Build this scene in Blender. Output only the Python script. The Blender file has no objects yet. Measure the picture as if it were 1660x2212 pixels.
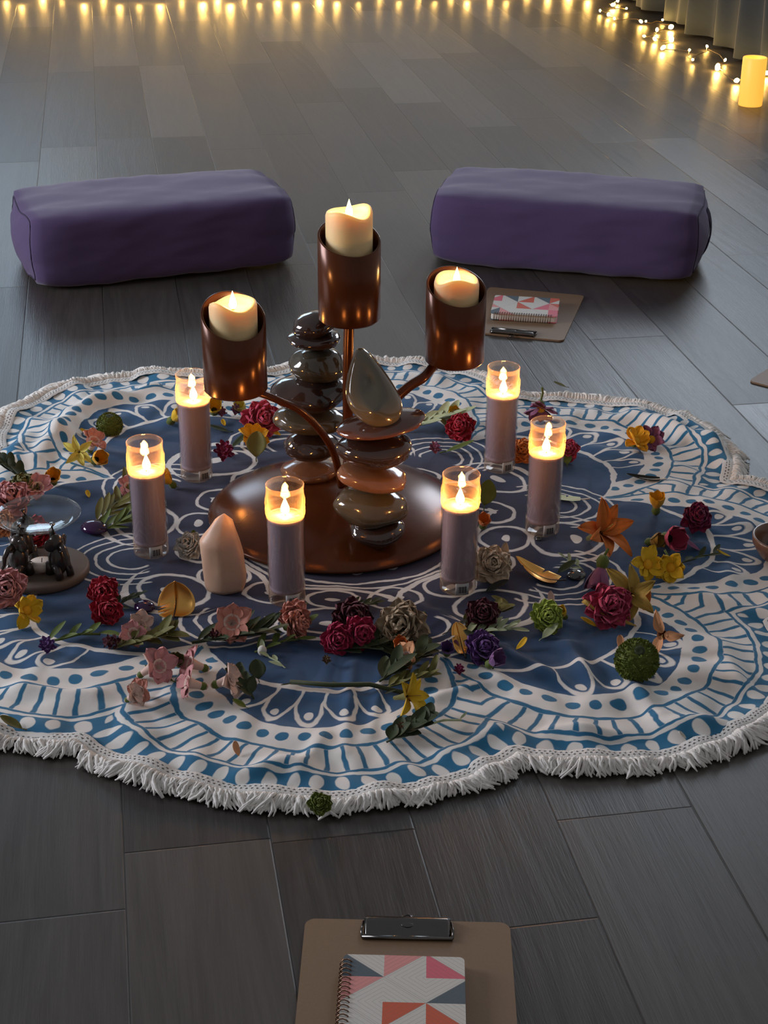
import bpy, math, random
import numpy as np
from mathutils import Matrix, Vector, noise as mnoise
PI = math.pi
rnd = random.Random(7)
C = bpy.context.scene.collection
SC = bpy.context.scene

# ------------------------------------------------------------------ camera model
F, TH, CH, ROLL = 3400.0, math.radians(26.5), 1.2, math.radians(0.5)
def ray(px, py):
    x, y = px-830, 1106-py
    xr = x*math.cos(ROLL)-y*math.sin(ROLL); yr = x*math.sin(ROLL)+y*math.cos(ROLL)
    return Vector((xr, F*math.cos(TH)+yr*math.sin(TH), -F*math.sin(TH)+yr*math.cos(TH)))
def G(px, py, z=0.0):
    d = ray(px, py); t = (CH-z)/-d.z
    return d.x*t, d.y*t
def V(px, py, y):
    d = ray(px, py); t = y/d.y
    return d.x*t, CH+d.z*t
def P(px, py, depth):
    d = ray(px, py)*(depth/F)
    return d.x, d.y, CH+d.z
def S(py): return (py+589)*0.745          # pixels per metre on the ground at that row
cam = bpy.data.cameras.new('camera'); cam.sensor_fit = 'VERTICAL'; cam.sensor_height = 36; cam.lens = 36*F/2212
co = bpy.data.objects.new('camera', cam); C.objects.link(co)
co.matrix_world = Matrix.Translation((0, 0, CH)) @ Matrix.Rotation(PI/2-TH, 4, 'X') @ Matrix.Rotation(ROLL, 4, 'Z')
cam.clip_start = .05; SC.camera = co

# ------------------------------------------------------------------ mesh builder
class MB:
    def __init__(s): s.v = []; s.f = []
    def add(s, v, f, mat=None):
        n = len(s.v)
        if mat is not None: v = [tuple(mat @ Vector(p)) for p in v]
        s.v += [tuple(p) for p in v]; s.f += [tuple(i+n for i in q) for q in f]; return s
    def box(s, x0, x1, y0, y1, z0, z1, mat=None):
        v = [(x, y, z) for z in (z0, z1) for y in (y0, y1) for x in (x0, x1)]
        return s.add(v, [(0, 2, 3, 1), (4, 5, 7, 6), (0, 1, 5, 4), (2, 6, 7, 3), (0, 4, 6, 2), (1, 3, 7, 5)], mat)
    def lathe(s, prof, n=32, mat=None, closed=False):
        v = []; f = []; m = len(prof)
        for k in range(n):
            a = 2*PI*k/n
            for r, z in prof: v.append((r*math.cos(a), r*math.sin(a), z))
        for k in range(n):
            k2 = (k+1) % n
            for j in range(m-1 if not closed else m):
                j2 = (j+1) % m
                f.append((k*m+j, k2*m+j, k2*m+j2, k*m+j2))
        return s.add(v, f, mat)
    def tube(s, pts, rad, n=8, mat=None, flat=1.0, up=(0, 0, 1)):
        pts = [Vector(p) for p in pts]; v = []; f = []; m = len(pts)
        for i, p in enumerate(pts):
            t = (pts[min(i+1, m-1)]-pts[max(i-1, 0)])
            t = t.normalized() if t.length > 1e-9 else Vector((0, 0, 1))
            u = Vector(up)
            if abs(t.dot(u)) > .95: u = Vector((1, 0, 0))
            a = t.cross(u).normalized(); b = a.cross(t).normalized()
            r = rad[i] if hasattr(rad, '__len__') else rad
            for k in range(n):
                w = 2*PI*k/n
                v.append(tuple(p+a*(r*math.cos(w))+b*(r*flat*math.sin(w))))
        for i in range(m-1):
            for k in range(n):
                f.append((i*n+k, i*n+(k+1) % n, (i+1)*n+(k+1) % n, (i+1)*n+k))
        f.append(tuple(range(n))[::-1]); f.append(tuple((m-1)*n+k for k in range(n)))
        return s.add(v, f, mat)
    def ball(s, a, b, c, mat=None, nu=24, nv=14, fn=None):
        v = [(0, 0, -c)]; f = []
        for j in range(1, nv):
            t = -PI/2+PI*j/nv
            for k in range(nu):
                w = 2*PI*k/nu
                v.append((a*math.cos(t)*math.cos(w), b*math.cos(t)*math.sin(w), c*math.sin(t)))
        v.append((0, 0, c)); e = len(v)-1
        for k in range(nu):
            k2 = (k+1) % nu
            f.append((0, 1+k2, 1+k)); f.append((e, e-nu+k, e-nu+k2))
            for j in range(nv-2):
                f.append((1+j*nu+k, 1+j*nu+k2, 1+(j+1)*nu+k2, 1+(j+1)*nu+k))
        if fn: v = [fn(*p) for p in v]
        return s.add(v, f, mat)
    def build(s, name, mat, parent=None, smooth=True, bevel=0, subsurf=0, solid=0):
        me = bpy.data.meshes.new(name); me.from_pydata(s.v, [], s.f); me.update()
        if smooth: me.polygons.foreach_set('use_smooth', [True]*len(me.polygons))
        me.materials.append(mat)
        o = bpy.data.objects.new(name, me); C.objects.link(o)
        if parent: o.parent = parent
        if solid:
            q = o.modifiers.new('thick', 'SOLIDIFY'); q.thickness = solid; q.offset = 0
        if bevel:
            q = o.modifiers.new('bevel', 'BEVEL'); q.width = bevel; q.segments = 3; q.limit_method = 'ANGLE'; q.angle_limit = .6
            me.polygons.foreach_set('use_smooth', [True]*len(me.polygons))
        if subsurf:
            q = o.modifiers.new('sub', 'SUBSURF'); q.levels = subsurf; q.render_levels = subsurf
        return o
def tag(o, label=None, cat=None, group=None, kind=None):
    if label: o['label'] = label
    if cat: o['category'] = cat
    if group: o['group'] = group
    if kind: o['kind'] = kind
    return o
def thing(name, label, cat, loc=(0, 0, 0), rot=(0, 0, 0), group=None):
    o = bpy.data.objects.new(name, None); C.objects.link(o); o.empty_display_size = .02
    o.location = loc; o.rotation_euler = rot
    return tag(o, label, cat, group)
def RX(a): return Matrix.Rotation(a, 4, 'X')
def RY(a): return Matrix.Rotation(a, 4, 'Y')
def RZ(a): return Matrix.Rotation(a, 4, 'Z')
def T(x, y, z): return Matrix.Translation((x, y, z))
def SCL(x, y, z): return Matrix.Diagonal((x, y, z, 1))

# ------------------------------------------------------------------ node expressions
class NT:
    def __init__(s, name):
        s.m = bpy.data.materials.new(name); s.m.use_nodes = True
        s.t = s.m.node_tree; s.t.nodes.clear()
        s.out = s.n('ShaderNodeOutputMaterial')
    def n(s, k): return s.t.nodes.new(k)
    def put(s, sock, x):
        if isinstance(x, E_): s.t.links.new(x.o, sock)
        elif hasattr(x, 'is_output'): s.t.links.new(x, sock)
        else: sock.default_value = x
    def math(s, op, *a, clamp=False):
        if all(not isinstance(x, E_) for x in a):
            pass
        nd = s.n('ShaderNodeMath'); nd.operation = op; nd.use_clamp = clamp
        for i, x in enumerate(a): s.put(nd.inputs[i], x)
        return E_(s, nd.outputs[0])
    def comb(s, x, y, z=0.0):
        nd = s.n('ShaderNodeCombineXYZ')
        for i, q in enumerate((x, y, z)): s.put(nd.inputs[i], q)
        return E_(s, nd.outputs[0])
    def noise(s, vec, scale, detail=2.0, rough=.5, color=False):
        nd = s.n('ShaderNodeTexNoise'); s.put(nd.inputs['Vector'], vec)
        nd.inputs['Scale'].default_value = scale; nd.inputs['Detail'].default_value = detail; nd.inputs['Roughness'].default_value = rough
        return E_(s, nd.outputs[1 if color else 0])
    def wn(s, vec):
        nd = s.n('ShaderNodeTexWhiteNoise'); nd.noise_dimensions = '3D'; s.put(nd.inputs['Vector'], vec)
        return E_(s, nd.outputs[0])
    def mix(s, f, a, b):
        nd = s.n('ShaderNodeMix'); nd.data_type = 'RGBA'; s.put(nd.inputs[0], f)
        for i, q in ((6, a), (7, b)): s.put(nd.inputs[i], (*q, 1) if isinstance(q, tuple) and len(q) == 3 else q)
        return E_(s, nd.outputs[2])
    def band(s, x, a, b, w=.0006):            # 1 where a < x < b, soft edges
        nd = s.n('ShaderNodeMapRange'); nd.interpolation_type = 'LINEAR'
        s.put(nd.inputs[0], x); 
        nd.inputs[1].default_value = a-w; nd.inputs[2].default_value = a+w
        r = E_(s, nd.outputs[0])
        if b is None: return r
        n2 = s.n('ShaderNodeMapRange'); s.put(n2.inputs[0], x)
        n2.inputs[1].default_value = b-w; n2.inputs[2].default_value = b+w; n2.inputs[3].default_value = 1; n2.inputs[4].default_value = 0
        return r*E_(s, n2.outputs[0])
    def lt(s, x, a, w=.0006):
        n2 = s.n('ShaderNodeMapRange'); s.put(n2.inputs[0], x)
        n2.inputs[1].default_value = a-w; n2.inputs[2].default_value = a+w; n2.inputs[3].default_value = 1; n2.inputs[4].default_value = 0
        return E_(s, n2.outputs[0])
    def bsdf(s, **k):
        nd = s.n('ShaderNodeBsdfPrincipled')
        for kk, v in k.items():
            kk = kk.replace('_', ' ')
            if isinstance(v, tuple) and len(v) == 3 and kk not in ('Subsurface Radius', 'Normal'): v = (*v, 1)
            s.put(nd.inputs[kk], v)
        return nd
    def bump(s, h, strength=.3, dist=.002):
        nd = s.n('ShaderNodeBump'); nd.inputs['Strength'].default_value = strength; nd.inputs['Distance'].default_value = dist
        s.put(nd.inputs['Height'], h); return E_(s, nd.outputs[0])
    def done(s, sh):
        s.t.links.new(sh if hasattr(sh, 'is_output') else sh.outputs[0], s.out.inputs[0]); return s.m
    def coord(s, k='Object'):
        return E_(s, s.n('ShaderNodeTexCoord').outputs[k])
    def xyz(s, v):
        nd = s.n('ShaderNodeSeparateXYZ'); s.put(nd.inputs[0], v)
        return [E_(s, q) for q in nd.outputs]
class E_:
    def __init__(s, t, o): s.t = t; s.o = o
    def __add__(s, b): return s.t.math('ADD', s, b)
    __radd__ = __add__
    def __sub__(s, b): return s.t.math('SUBTRACT', s, b)
    def __rsub__(s, b): return s.t.math('SUBTRACT', b, s)
    def __mul__(s, b): return s.t.math('MULTIPLY', s, b)
    __rmul__ = __mul__
    def __truediv__(s, b): return s.t.math('DIVIDE', s, b)
    def max(s, b): return s.t.math('MAXIMUM', s, b)
    def min(s, b): return s.t.math('MINIMUM', s, b)
    def sin(s): return s.t.math('SINE', s)
    def cos(s): return s.t.math('COSINE', s)
    def abs(s): return s.t.math('ABSOLUTE', s)
    def frac(s): return s.t.math('FRACT', s)
    def floor(s): return s.t.math('FLOOR', s)
    def gt(s, b): return s.t.math('GREATER_THAN', s, b)
def hyp(x, y): return x.t.math('SQRT', x*x+y*y)
def at2(y, x): return y.t.math('ARCTAN2', y, x)

# ------------------------------------------------------------------ simple materials
_mc = {}
def mat(key, col, rough=.6, var=.15, scale=40, metal=0.0, sss=0.0, spec=.5, coat=0.0, col2=None, bump=0.0, sheen=0.0, rad=(.01, .006, .004)):
    if key in _mc: return _mc[key]
    t = NT(key); c = t.coord()
    f = t.noise(c, scale, 3)
    b = col2 or tuple(max(0, x*(1-2*var)) for x in col)
    a = tuple(min(1, x*(1+var)) for x in col) if col2 is None else col
    k = dict(Base_Color=t.mix(f, b, a), Roughness=rough, Metallic=metal, Coat_Weight=coat)
    k['Specular_IOR_Level'] = spec
    p = t.n('ShaderNodeBsdfPrincipled')
    for kk, v in k.items():
        kk = kk if kk in p.inputs else kk.replace('_', ' ')
        t.put(p.inputs[kk], v)
    if sss:
        p.inputs['Subsurface Weight'].default_value = sss; p.inputs['Subsurface Radius'].default_value = rad; p.inputs['Subsurface Scale'].default_value = 1.0
    if sheen:
        p.inputs['Sheen Weight'].default_value = sheen; p.inputs['Sheen Roughness'].default_value = .5
    if bump: t.put(p.inputs['Normal'], t.bump(t.noise(c, scale*3, 4), bump, .002))
    _mc[key] = t.done(p); return _mc[key]
def glow(key, col, strength):
    if key in _mc: return _mc[key]
    t = NT(key); e = t.n('ShaderNodeEmission'); e.inputs[0].default_value = (*col, 1); e.inputs[1].default_value = strength
    _mc[key] = t.done(e); t.m.cycles.emission_sampling = 'FRONT_BACK' if False else 'AUTO'; return _mc[key]
def glass(key, col=(1, 1, 1), rough=.02, refl=1.0):
    if key in _mc: return _mc[key]
    t = NT(key)
    lw = t.n('ShaderNodeLayerWeight'); lw.inputs[0].default_value = .35
    tr = t.n('ShaderNodeBsdfTransparent'); tr.inputs[0].default_value = (*col, 1)
    gl = t.n('ShaderNodeBsdfGlossy'); gl.inputs[1].default_value = rough
    nz = t.noise(t.coord(), 30, 2)
    bp = t.bump(nz, .25, .002); t.put(gl.inputs['Normal'], bp); t.put(lw.inputs['Normal'], bp)
    mx = t.n('ShaderNodeMixShader')
    fc = E_(t, lw.outputs['Facing']); t.put(mx.inputs[0], fc*fc*fc*(.75*refl)+.035); t.t.links.new(tr.outputs[0], mx.inputs[1]); t.t.links.new(gl.outputs[0], mx.inputs[2])
    _mc[key] = t.done(mx); return _mc[key]

# ------------------------------------------------------------------ floor
PA = math.radians(10.0)
def UVW(v, u, z=0):   # across boards v, along boards u -> world
    return (v*math.cos(PA)-u*math.sin(PA), v*math.sin(PA)+u*math.cos(PA), z)
def floor_mat():
    t = NT('grey_wood_planks'); g = t.n('ShaderNodeNewGeometry'); x, y, z = t.xyz(E_(t, g.outputs['Position']))
    v = x*math.cos(PA)+y*math.sin(PA)+.042; u = y*math.cos(PA)-x*math.sin(PA)
    row = (v/.175).floor(); fv = (v/.175).frac()
    off = t.wn(t.comb(row, 7.3, 1.1))*1.22
    # boards whose ends the photograph shows
    for r_, o_ in ((0, 1.522), (3, 1.5), (2, 1.322)):
        is_ = t.math('COMPARE', row, float(r_), .2)
        off = off*(1-is_)+is_*(1.22-o_ % 1.22)
    uu = u+off; col = (uu/1.22).floor(); fu = (uu/1.22).frac()
    rn = t.wn(t.comb(row, col, 3.0)); rn2 = t.wn(t.comb(row, col, 9.0))
    # the one pale board at the front
    ed = (fv.min(1-fv)*.175).min((fu.min(1-fu))*1.22)
    seam = t.lt(ed, .0011, .0007)
    gv = t.comb(v*9+rn*31, u*1.1+rn2*17, 0.0)
    warp = t.noise(gv, .8, 2)
    grain = t.noise(t.comb(v*60+warp*7+rn*50, u*3+rn2*20, 0.0), 1.3, 5, .65)
    rings = ((v*22+warp*11+rn*9)*3.0).sin()*.5+.5
    fine = t.noise(t.comb(v*420, u*14, rn*9), 1.0, 3, .7)
    tone = -.12+(t.math('COMPARE', row, 0.0, .2)*t.lt(u, 1.522)*t.band(u, .31, None)).max(rn)*.50+grain*.55+rings*.07+fine*.20
    c1 = t.mix(tone, (.0080, .0068, .0062), (.064, .056, .049))
    c1 = t.mix(seam*.85, c1, (.012, .011, .010))
    p = t.n('ShaderNodeBsdfPrincipled'); t.put(p.inputs['Base Color'], c1)
    t.put(p.inputs['Roughness'], .31+grain*.14+rn2*.05); t.put(p.inputs['Specular IOR Level'], rn*.26+grain*.35+.27-seam*.2)
    t.put(p.inputs['Normal'], t.bump(fine*.6+rings*.35+grain*.7-seam*1.0, .42, .0014))
    return t.done(p)
def quad(name, pts, m, kind='structure'):
    o = MB().add(pts, [(0, 1, 2, 3)]).build(name, m, smooth=False); o['kind'] = kind; return o
VL, VR, UB, UF, HW = -3.4, 2.75, 8.45, -2.5, 2.7
quad('floor', [UVW(VL, UF), UVW(VR, UF), UVW(VR, UB), UVW(VL, UB)], floor_mat())
wall_m = mat('painted_wall', (.66, .64, .60), .8, .04, 3)
quad('wall_back', [UVW(VL, UB), UVW(VR, UB), UVW(VR, UB, HW), UVW(VL, UB, HW)], wall_m)
quad('wall_left', [UVW(VL, UF), UVW(VL, UB), UVW(VL, UB, HW), UVW(VL, UF, HW)], wall_m)
quad('wall_right', [UVW(VR, UB), UVW(VR, UF), UVW(VR, UF, HW), UVW(VR, UB, HW)], wall_m)
trim_m = mat('white_trim', (.6, .6, .58), .5, .03)
def basebd(name, a, b):
    a, b = Vector(a), Vector(b); d = (b-a).normalized(); n_ = Vector((-d.y, d.x, 0)); M = MB()
    v = [a, b, b+n_*.014, a+n_*.014]; v = v+[q+Vector((0, 0, .1)) for q in v]
    M.add([tuple(q) for q in v], [(0, 1, 2, 3), (4, 7, 6, 5), (0, 4, 5, 1), (1, 5, 6, 2), (2, 6, 7, 3), (3, 7, 4, 0)])
    M.build(name, trim_m, smooth=False)['kind'] = 'structure'
basebd('baseboard_back', UVW(VR, UB), UVW(VL, UB)); basebd('baseboard_left', UVW(VL, UB), UVW(VL, UF)); basebd('baseboard_right', UVW(VR, UF), UVW(VR, UB))

# windows: frame with daylight pane; an area lamp just inside stands for the daylight coming through
def window(i, c, w, h, rz, power, col):
    M = MB(); fr = .05
    for x0, x1, z0, z1 in ((-w/2-fr, w/2+fr, -h/2-fr, -h/2), (-w/2-fr, w/2+fr, h/2, h/2+fr), (-w/2-fr, -w/2, -h/2, h/2), (w/2, w/2+fr, -h/2, h/2), (-.015, .015, -h/2, h/2)):
        M.box(x0, x1, -.02, .02, z0, z1)
    root = M.build('window_%d' % i, trim_m, smooth=False); root.location = c; root.rotation_euler = (0, 0, rz); root['kind'] = 'structure'
    g = MB().box(-w/2, w/2, -.004, .004, -h/2, h/2).build('pane', glow('daylight_%d' % i, col, .5), root, smooth=False)
    l = bpy.data.lights.new('daylight', 'AREA'); l.shape = 'RECTANGLE'; l.size = w; l.size_y = h; l.energy = power; l.color = col
    lo = bpy.data.objects.new('daylight', l); C.objects.link(lo)
    # area lamp points along local -Z ; window local -Y faces the room
    lo.matrix_world = Matrix.Translation(c) @ RZ(rz) @ T(0, -.05, 0) @ RX(-PI/2)
DAY = (.74, .87, 1.0)
window(1, UVW(-.95, UB-.03, 1.95), 1.6, 1.2, PA, 30, (.60, .80, 1.0))
window(2, UVW(VR-.03, 6.3, 1.95), 2.6, 1.2, PA-PI/2, 95, (.76, .87, 1.0))
window(3, UVW(VL+.03, 3.2, 1.35), 1.6, 1.3, PA+PI/2, 145, (.90, .91, 1.0))
w = bpy.data.worlds.new('World'); SC.world = w; w.use_nodes = True
w.node_tree.nodes['Background'].inputs[0].default_value = (.97, .96, 1.0, 1); w.node_tree.nodes['Background'].inputs[1].default_value = .235

# ------------------------------------------------------------------ cloth
CC = (-.057, 2.33); R0 = .508; RHO = .294
LA = [-94.3, -45.8, -3.5, 37, 84.7, 134, 176.7, 216.5]   # where the lobes really lie
LR = [.444, .502, .55, .488, .479, .55, .524, .514]
A0 = -95.0
def prep():
    k = np.arange(-1, 9)
    can = A0+45*k; act = np.array([LA[i % 8]+(360 if i >= 8 else -360 if i < 0 else 0) for i in k]); rr = np.array([LR[i % 8] for i in k])
    return np.radians(can), np.radians(act), rr
CAN, ACT, RR_ = prep()
def smst(x, a, b):
    t = np.clip((x-a)/(b-a), 0, 1); return t*t*(3-2*t)
def psi_of(phi):
    a = (phi-math.radians(A0))/(PI/4); return (a-np.floor(a+.5))*(PI/4)
def bound(phi, rho):
    p = psi_of(phi); return R0*np.cos(p)+np.sqrt(np.maximum(rho*rho-(R0*np.sin(p))**2, 0))
def cosint(x, xs, ys):
    i = np.clip(np.searchsorted(xs, x)-1, 0, len(xs)-2); t = (x-xs[i])/(xs[i+1]-xs[i]); t = t*t*(3-2*t)
    return ys[i]*(1-t)+ys[i+1]*t
def warp(r, phi):
    ph = np.mod(phi-math.radians(A0-22.5), 2*PI)+math.radians(A0-22.5)
    w = smst(r, .12, .50)
    dphi = cosint(ph, CAN, ACT-CAN); dr = cosint(ph, CAN, RR_-R0)
    psi = psi_of(phi); bi = np.mod(np.floor((phi-math.radians(A0))/(PI/4)+1e-9), 8).astype(int)
    pull = np.array([-.026, 0, 0, .012, 0, 0, 0, -.050])[bi]*(np.abs(psi)/(PI/8))**2.5*smst(r, .5, .72)
    q = r+dr*w-pull; a = phi+dphi*w
    return CC[0]+q*np.cos(a), CC[1]+q*np.sin(a)
CREASE = []   # (x0,y0,x1,y1,height,width)
def cr(p0, p1, h, w):
    a = G(*p0); b = G(*p1); CREASE.append((*a, *b, h, w))
cr((1070, 1400), (1245, 1500), .010, .012); cr((1040, 1450), (1120, 1500), .008, .010)
cr((1225, 1400), (1290, 1500), .012, .013); cr((760, 1440), (745, 1640), .007, .010); cr((830, 1440), (800, 1600), .004, .008)
cr((1360, 1490), (1420, 1560), .013, .014); cr((1370, 905), (1530, 990), .026, .020); cr((1480, 920), (1600, 1040), .022, .020)
cr((80, 1000), (170, 905), .028, .024); cr((150, 900), (330, 850), .020, .022); cr((20, 1020), (60, 950), .018, .02)
cr((1480, 1290), (1660, 1340), .012, .018); cr((1560, 1420), (1640, 1540), .014, .018); cr((640, 1690), (700, 1600), .008, .012)
cr((520, 1690), (620, 1665), .014, .015); cr((1430, 1590), (1550, 1580), .014, .018); cr((20, 1500), (200, 1510), .013, .016)
cr((960, 1640), (1080, 1590), .010, .014); cr((1180, 1590), (1380, 1600), .010, .014); cr((930, 1520), (1060, 1480), .009, .011)
cr((600, 1290), (640, 1400), .004, .010); cr((860, 1290), (1000, 1370), .006, .014); cr((950, 1330), (1060, 1400), .005, .012)
FLAT = [(-.52, 2.19, .13), (.66, 2.24, .11)]
def zc(x, y):
    x = np.asarray(x, float); y = np.asarray(y, float)
    r = np.hypot(x-CC[0], y-CC[1]); z = np.zeros_like(x)
    we = smst(r, .40, .70)
    z += we*.0045*(np.sin(31*x+9*np.sin(7*y))*np.sin(27*y+5*np.sin(11*x))+.6*np.sin(53*x+23*y+4*np.sin(19*y)))
    z += smst(r, .3, .45)*.0012*np.sin(60*x+40*y+3*np.sin(31*x-22*y))
    a = np.arctan2(y-CC[1], x-CC[0]); z += smst(r, .60, .80)*.006*np.sin(23*a+3*np.sin(5*a))
    for x0, y0, x1, y1, h, w_ in CREASE:
        dx, dy = x1-x0, y1-y0; L2 = dx*dx+dy*dy; t = ((x-x0)*dx+(y-y0)*dy)/L2; tc = np.clip(t, 0, 1)
        d = np.hypot(x-x0-tc*dx, y-y0-tc*dy); z += h*np.exp(-(d/w_)**2)*(1-.5*np.abs(2*tc-1))
    z = z+.004*we
    for fx, fy, fr in FLAT:
        z = z*smst(np.hypot(x-fx, y-fy), fr*.75, fr*1.2)
    return .0035+np.maximum(z, 0)
def zcl(x, y): return float(zc(np.array([x]), np.array([y]))[0])
def on_cloth(x, y):
    r = math.hypot(x-CC[0], y-CC[1]); a = math.atan2(y-CC[1], x-CC[0]); return r < float(bound(np.array([a]), .285)[0])-.03

def cloth_mat():
    t = NT('printed_mandala_cotton'); uv = t.n('ShaderNodeUVMap'); uv.uv_map = 'pattern'
    x0, y0, _ = t.xyz(E_(t, uv.outputs[0])); pv = t.comb(x0, y0)
    n1 = t.noise(pv, 14, 1, color=True); nx, ny, _ = t.xyz(n1)
    n2 = t.noise(pv, 55, 1, color=True); mx, my, _ = t.xyz(n2)
    x = x0+(nx-.5)*.020+(mx-.5)*.005; y = y0+(ny-.5)*.020+(my-.5)*.005
    r = hyp(x, y); a = (at2(y, x)-math.radians(A0))/(PI/4)
    k = (a+.5).floor(); psi = (a-k)*(PI/4)
    X = r*psi.cos(); Y = r*psi.sin()
    d = hyp(X-R0, Y); la = at2(Y, X-R0)
    rnda = t.wn(t.comb(k, 2.0, 5.0))
    def ringdots(dc, n, rad, asp=1.0, ph=0.0):
        q = la*(n/(2*PI))+ph; j = (q+.5).floor(); da = (q-j)*(2*PI/n)*dc
        return t.lt(hyp((d-dc)*asp, da), rad, .0008)
    def ringbars(n, wd):
        q = (la*(n/(2*PI))).frac(); return t.lt((q-.5).abs(), wd, .03)
    # outer zones by distance from the lobe centre
    dots = ringdots(.165, 34, .0098, 1.1); bars = ringbars(54, .125)
    odots = ringdots(.2655, 50, .0095, .75)
    ztel1 = t.band(d, .1885, .1945); zbar = t.band(d, .1945, .2395); ztel2 = t.band(d, .2395, .2445); zteal = t.band(d, .2505, .283)
    teal = (dots*t.band(d, .14, .19)).max(ztel1).max(zbar*bars).max(ztel2).max(zteal*(1-odots))
    # field and inner mandala
    dn = hyp(X-.38, Y); an = at2(Y, X-.38)
    w = t.band(dn, .1695, .1785)                        # scalloped arc
    q = an/.215; j = (q+.5).floor(); am = (q-j)*.215; jl = 1-(j.abs()*.13)
    pm = t.lt(j.abs(), 2.3, .1)
    e = hyp((dn-.200)/(jl*.066), (am*dn)/.0225)
    w = w.max(t.band(e, .82, 1.03, .03)*pm*t.band(dn, .175, None)).max(t.lt(hyp((dn-.200-jl*.038)/1.3, am*dn), .0068)*pm)
    # arcs around the gaps between lobes
    psb = psi.abs()*-1+PI/8; Xb = r*psb.cos(); Yb = r*psb.sin(); db = hyp(Xb-.355, Yb)
    inn = t.lt(dn, .172)*t.lt(r, .46)
    arcs = t.band(db, .036, .041).max(t.band(db, .055, .0595)).max(t.band(db, .074, .0785)).max(t.band(db, .093, .0975))
    half = t.band(Xb, .335, None, .002)
    w = w.max(arcs*inn*half)
    # thick crescents and big petals on the lobe axis
    dc = hyp(X-.325, Y); dk = hyp(X-.311, Y)
    w = w.max(t.lt(dc, .088)*t.band(dk, .089, None)*inn)
    dp = hyp((X-.335)/.052, Y/.062); w = w.max(t.band(dp, .87, 1.0, .02)).max(t.lt(hyp((X-.345)/.009, Y/.016), 1, .05))
    # sixteen eyes around the dish
    a16 = a*2; p16 = (a16-(a16+.5).floor())*(PI/8); X6 = r*p16.cos(); Y6 = r*p16.sin()
    e6 = hyp((X6-.248)/.037, Y6/.043); w = w.max(t.band(e6, .88, 1.03, .02)).max(t.lt(hyp((X6-.252)/.006, Y6/.013), 1, .05))
    w = w.max(t.band(r, .184, .190)).max(t.band(r+(a*2*PI).cos()*.006, .200, .2055)*t.band(dp, 1.0, None, .02))
    for rr in (.06, .10, .14): w = w.max(t.band(r+(a*2*PI*2).cos()*.01, rr, rr+.004))
    # zone masks
    inner = t.lt(d, .142).max(t.lt(dn, .174)).max(t.lt(r, .435))
    white = w*inner+(1-inner)*(1-teal)
    rad_t = t.band(r, .34, .9, .001) 
    mr = t.n('ShaderNodeMapRange'); t.put(mr.inputs[0], r); mr.inputs[1].default_value = .30; mr.inputs[2].default_value = .60
    dye = t.noise(pv, 9, 3)
    navy = t.mix(E_(t, mr.outputs[0]), (.020, .020, .050), (.025, .088, .190))
    dark = t.mix(inner, (.024, .155, .285), navy)
    dark = t.mix(dye*.35, dark, (.03, .05, .10))
    weave = t.noise(t.comb(x0*900, y0*900), 1.0, 1)
    wh = t.mix(t.noise(pv, 25, 3), (.60, .57, .53), (.74, .72, .68))
    # stitched line of little holes near the hem
    hq = (la*90/(2*PI)).frac(); hole = t.lt((hq-.5).abs(), .22, .05)*t.band(d, .2905, .2925, .0004)
    colr = t.mix(white, dark, wh); colr = t.mix(hole*.8*(1-inner), colr, (.05, .05, .06))
    p = t.n('ShaderNodeBsdfPrincipled'); t.put(p.inputs['Base Color'], colr); p.inputs['Roughness'].default_value = .85
    p.inputs['Sheen Weight'].default_value = .1; p.inputs['Specular IOR Level'].default_value = .2
    t.put(p.inputs['Normal'], t.bump(weave*.3+t.noise(pv, 60, 3)*.7, .35, .0015))
    return t.done(p)

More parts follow.
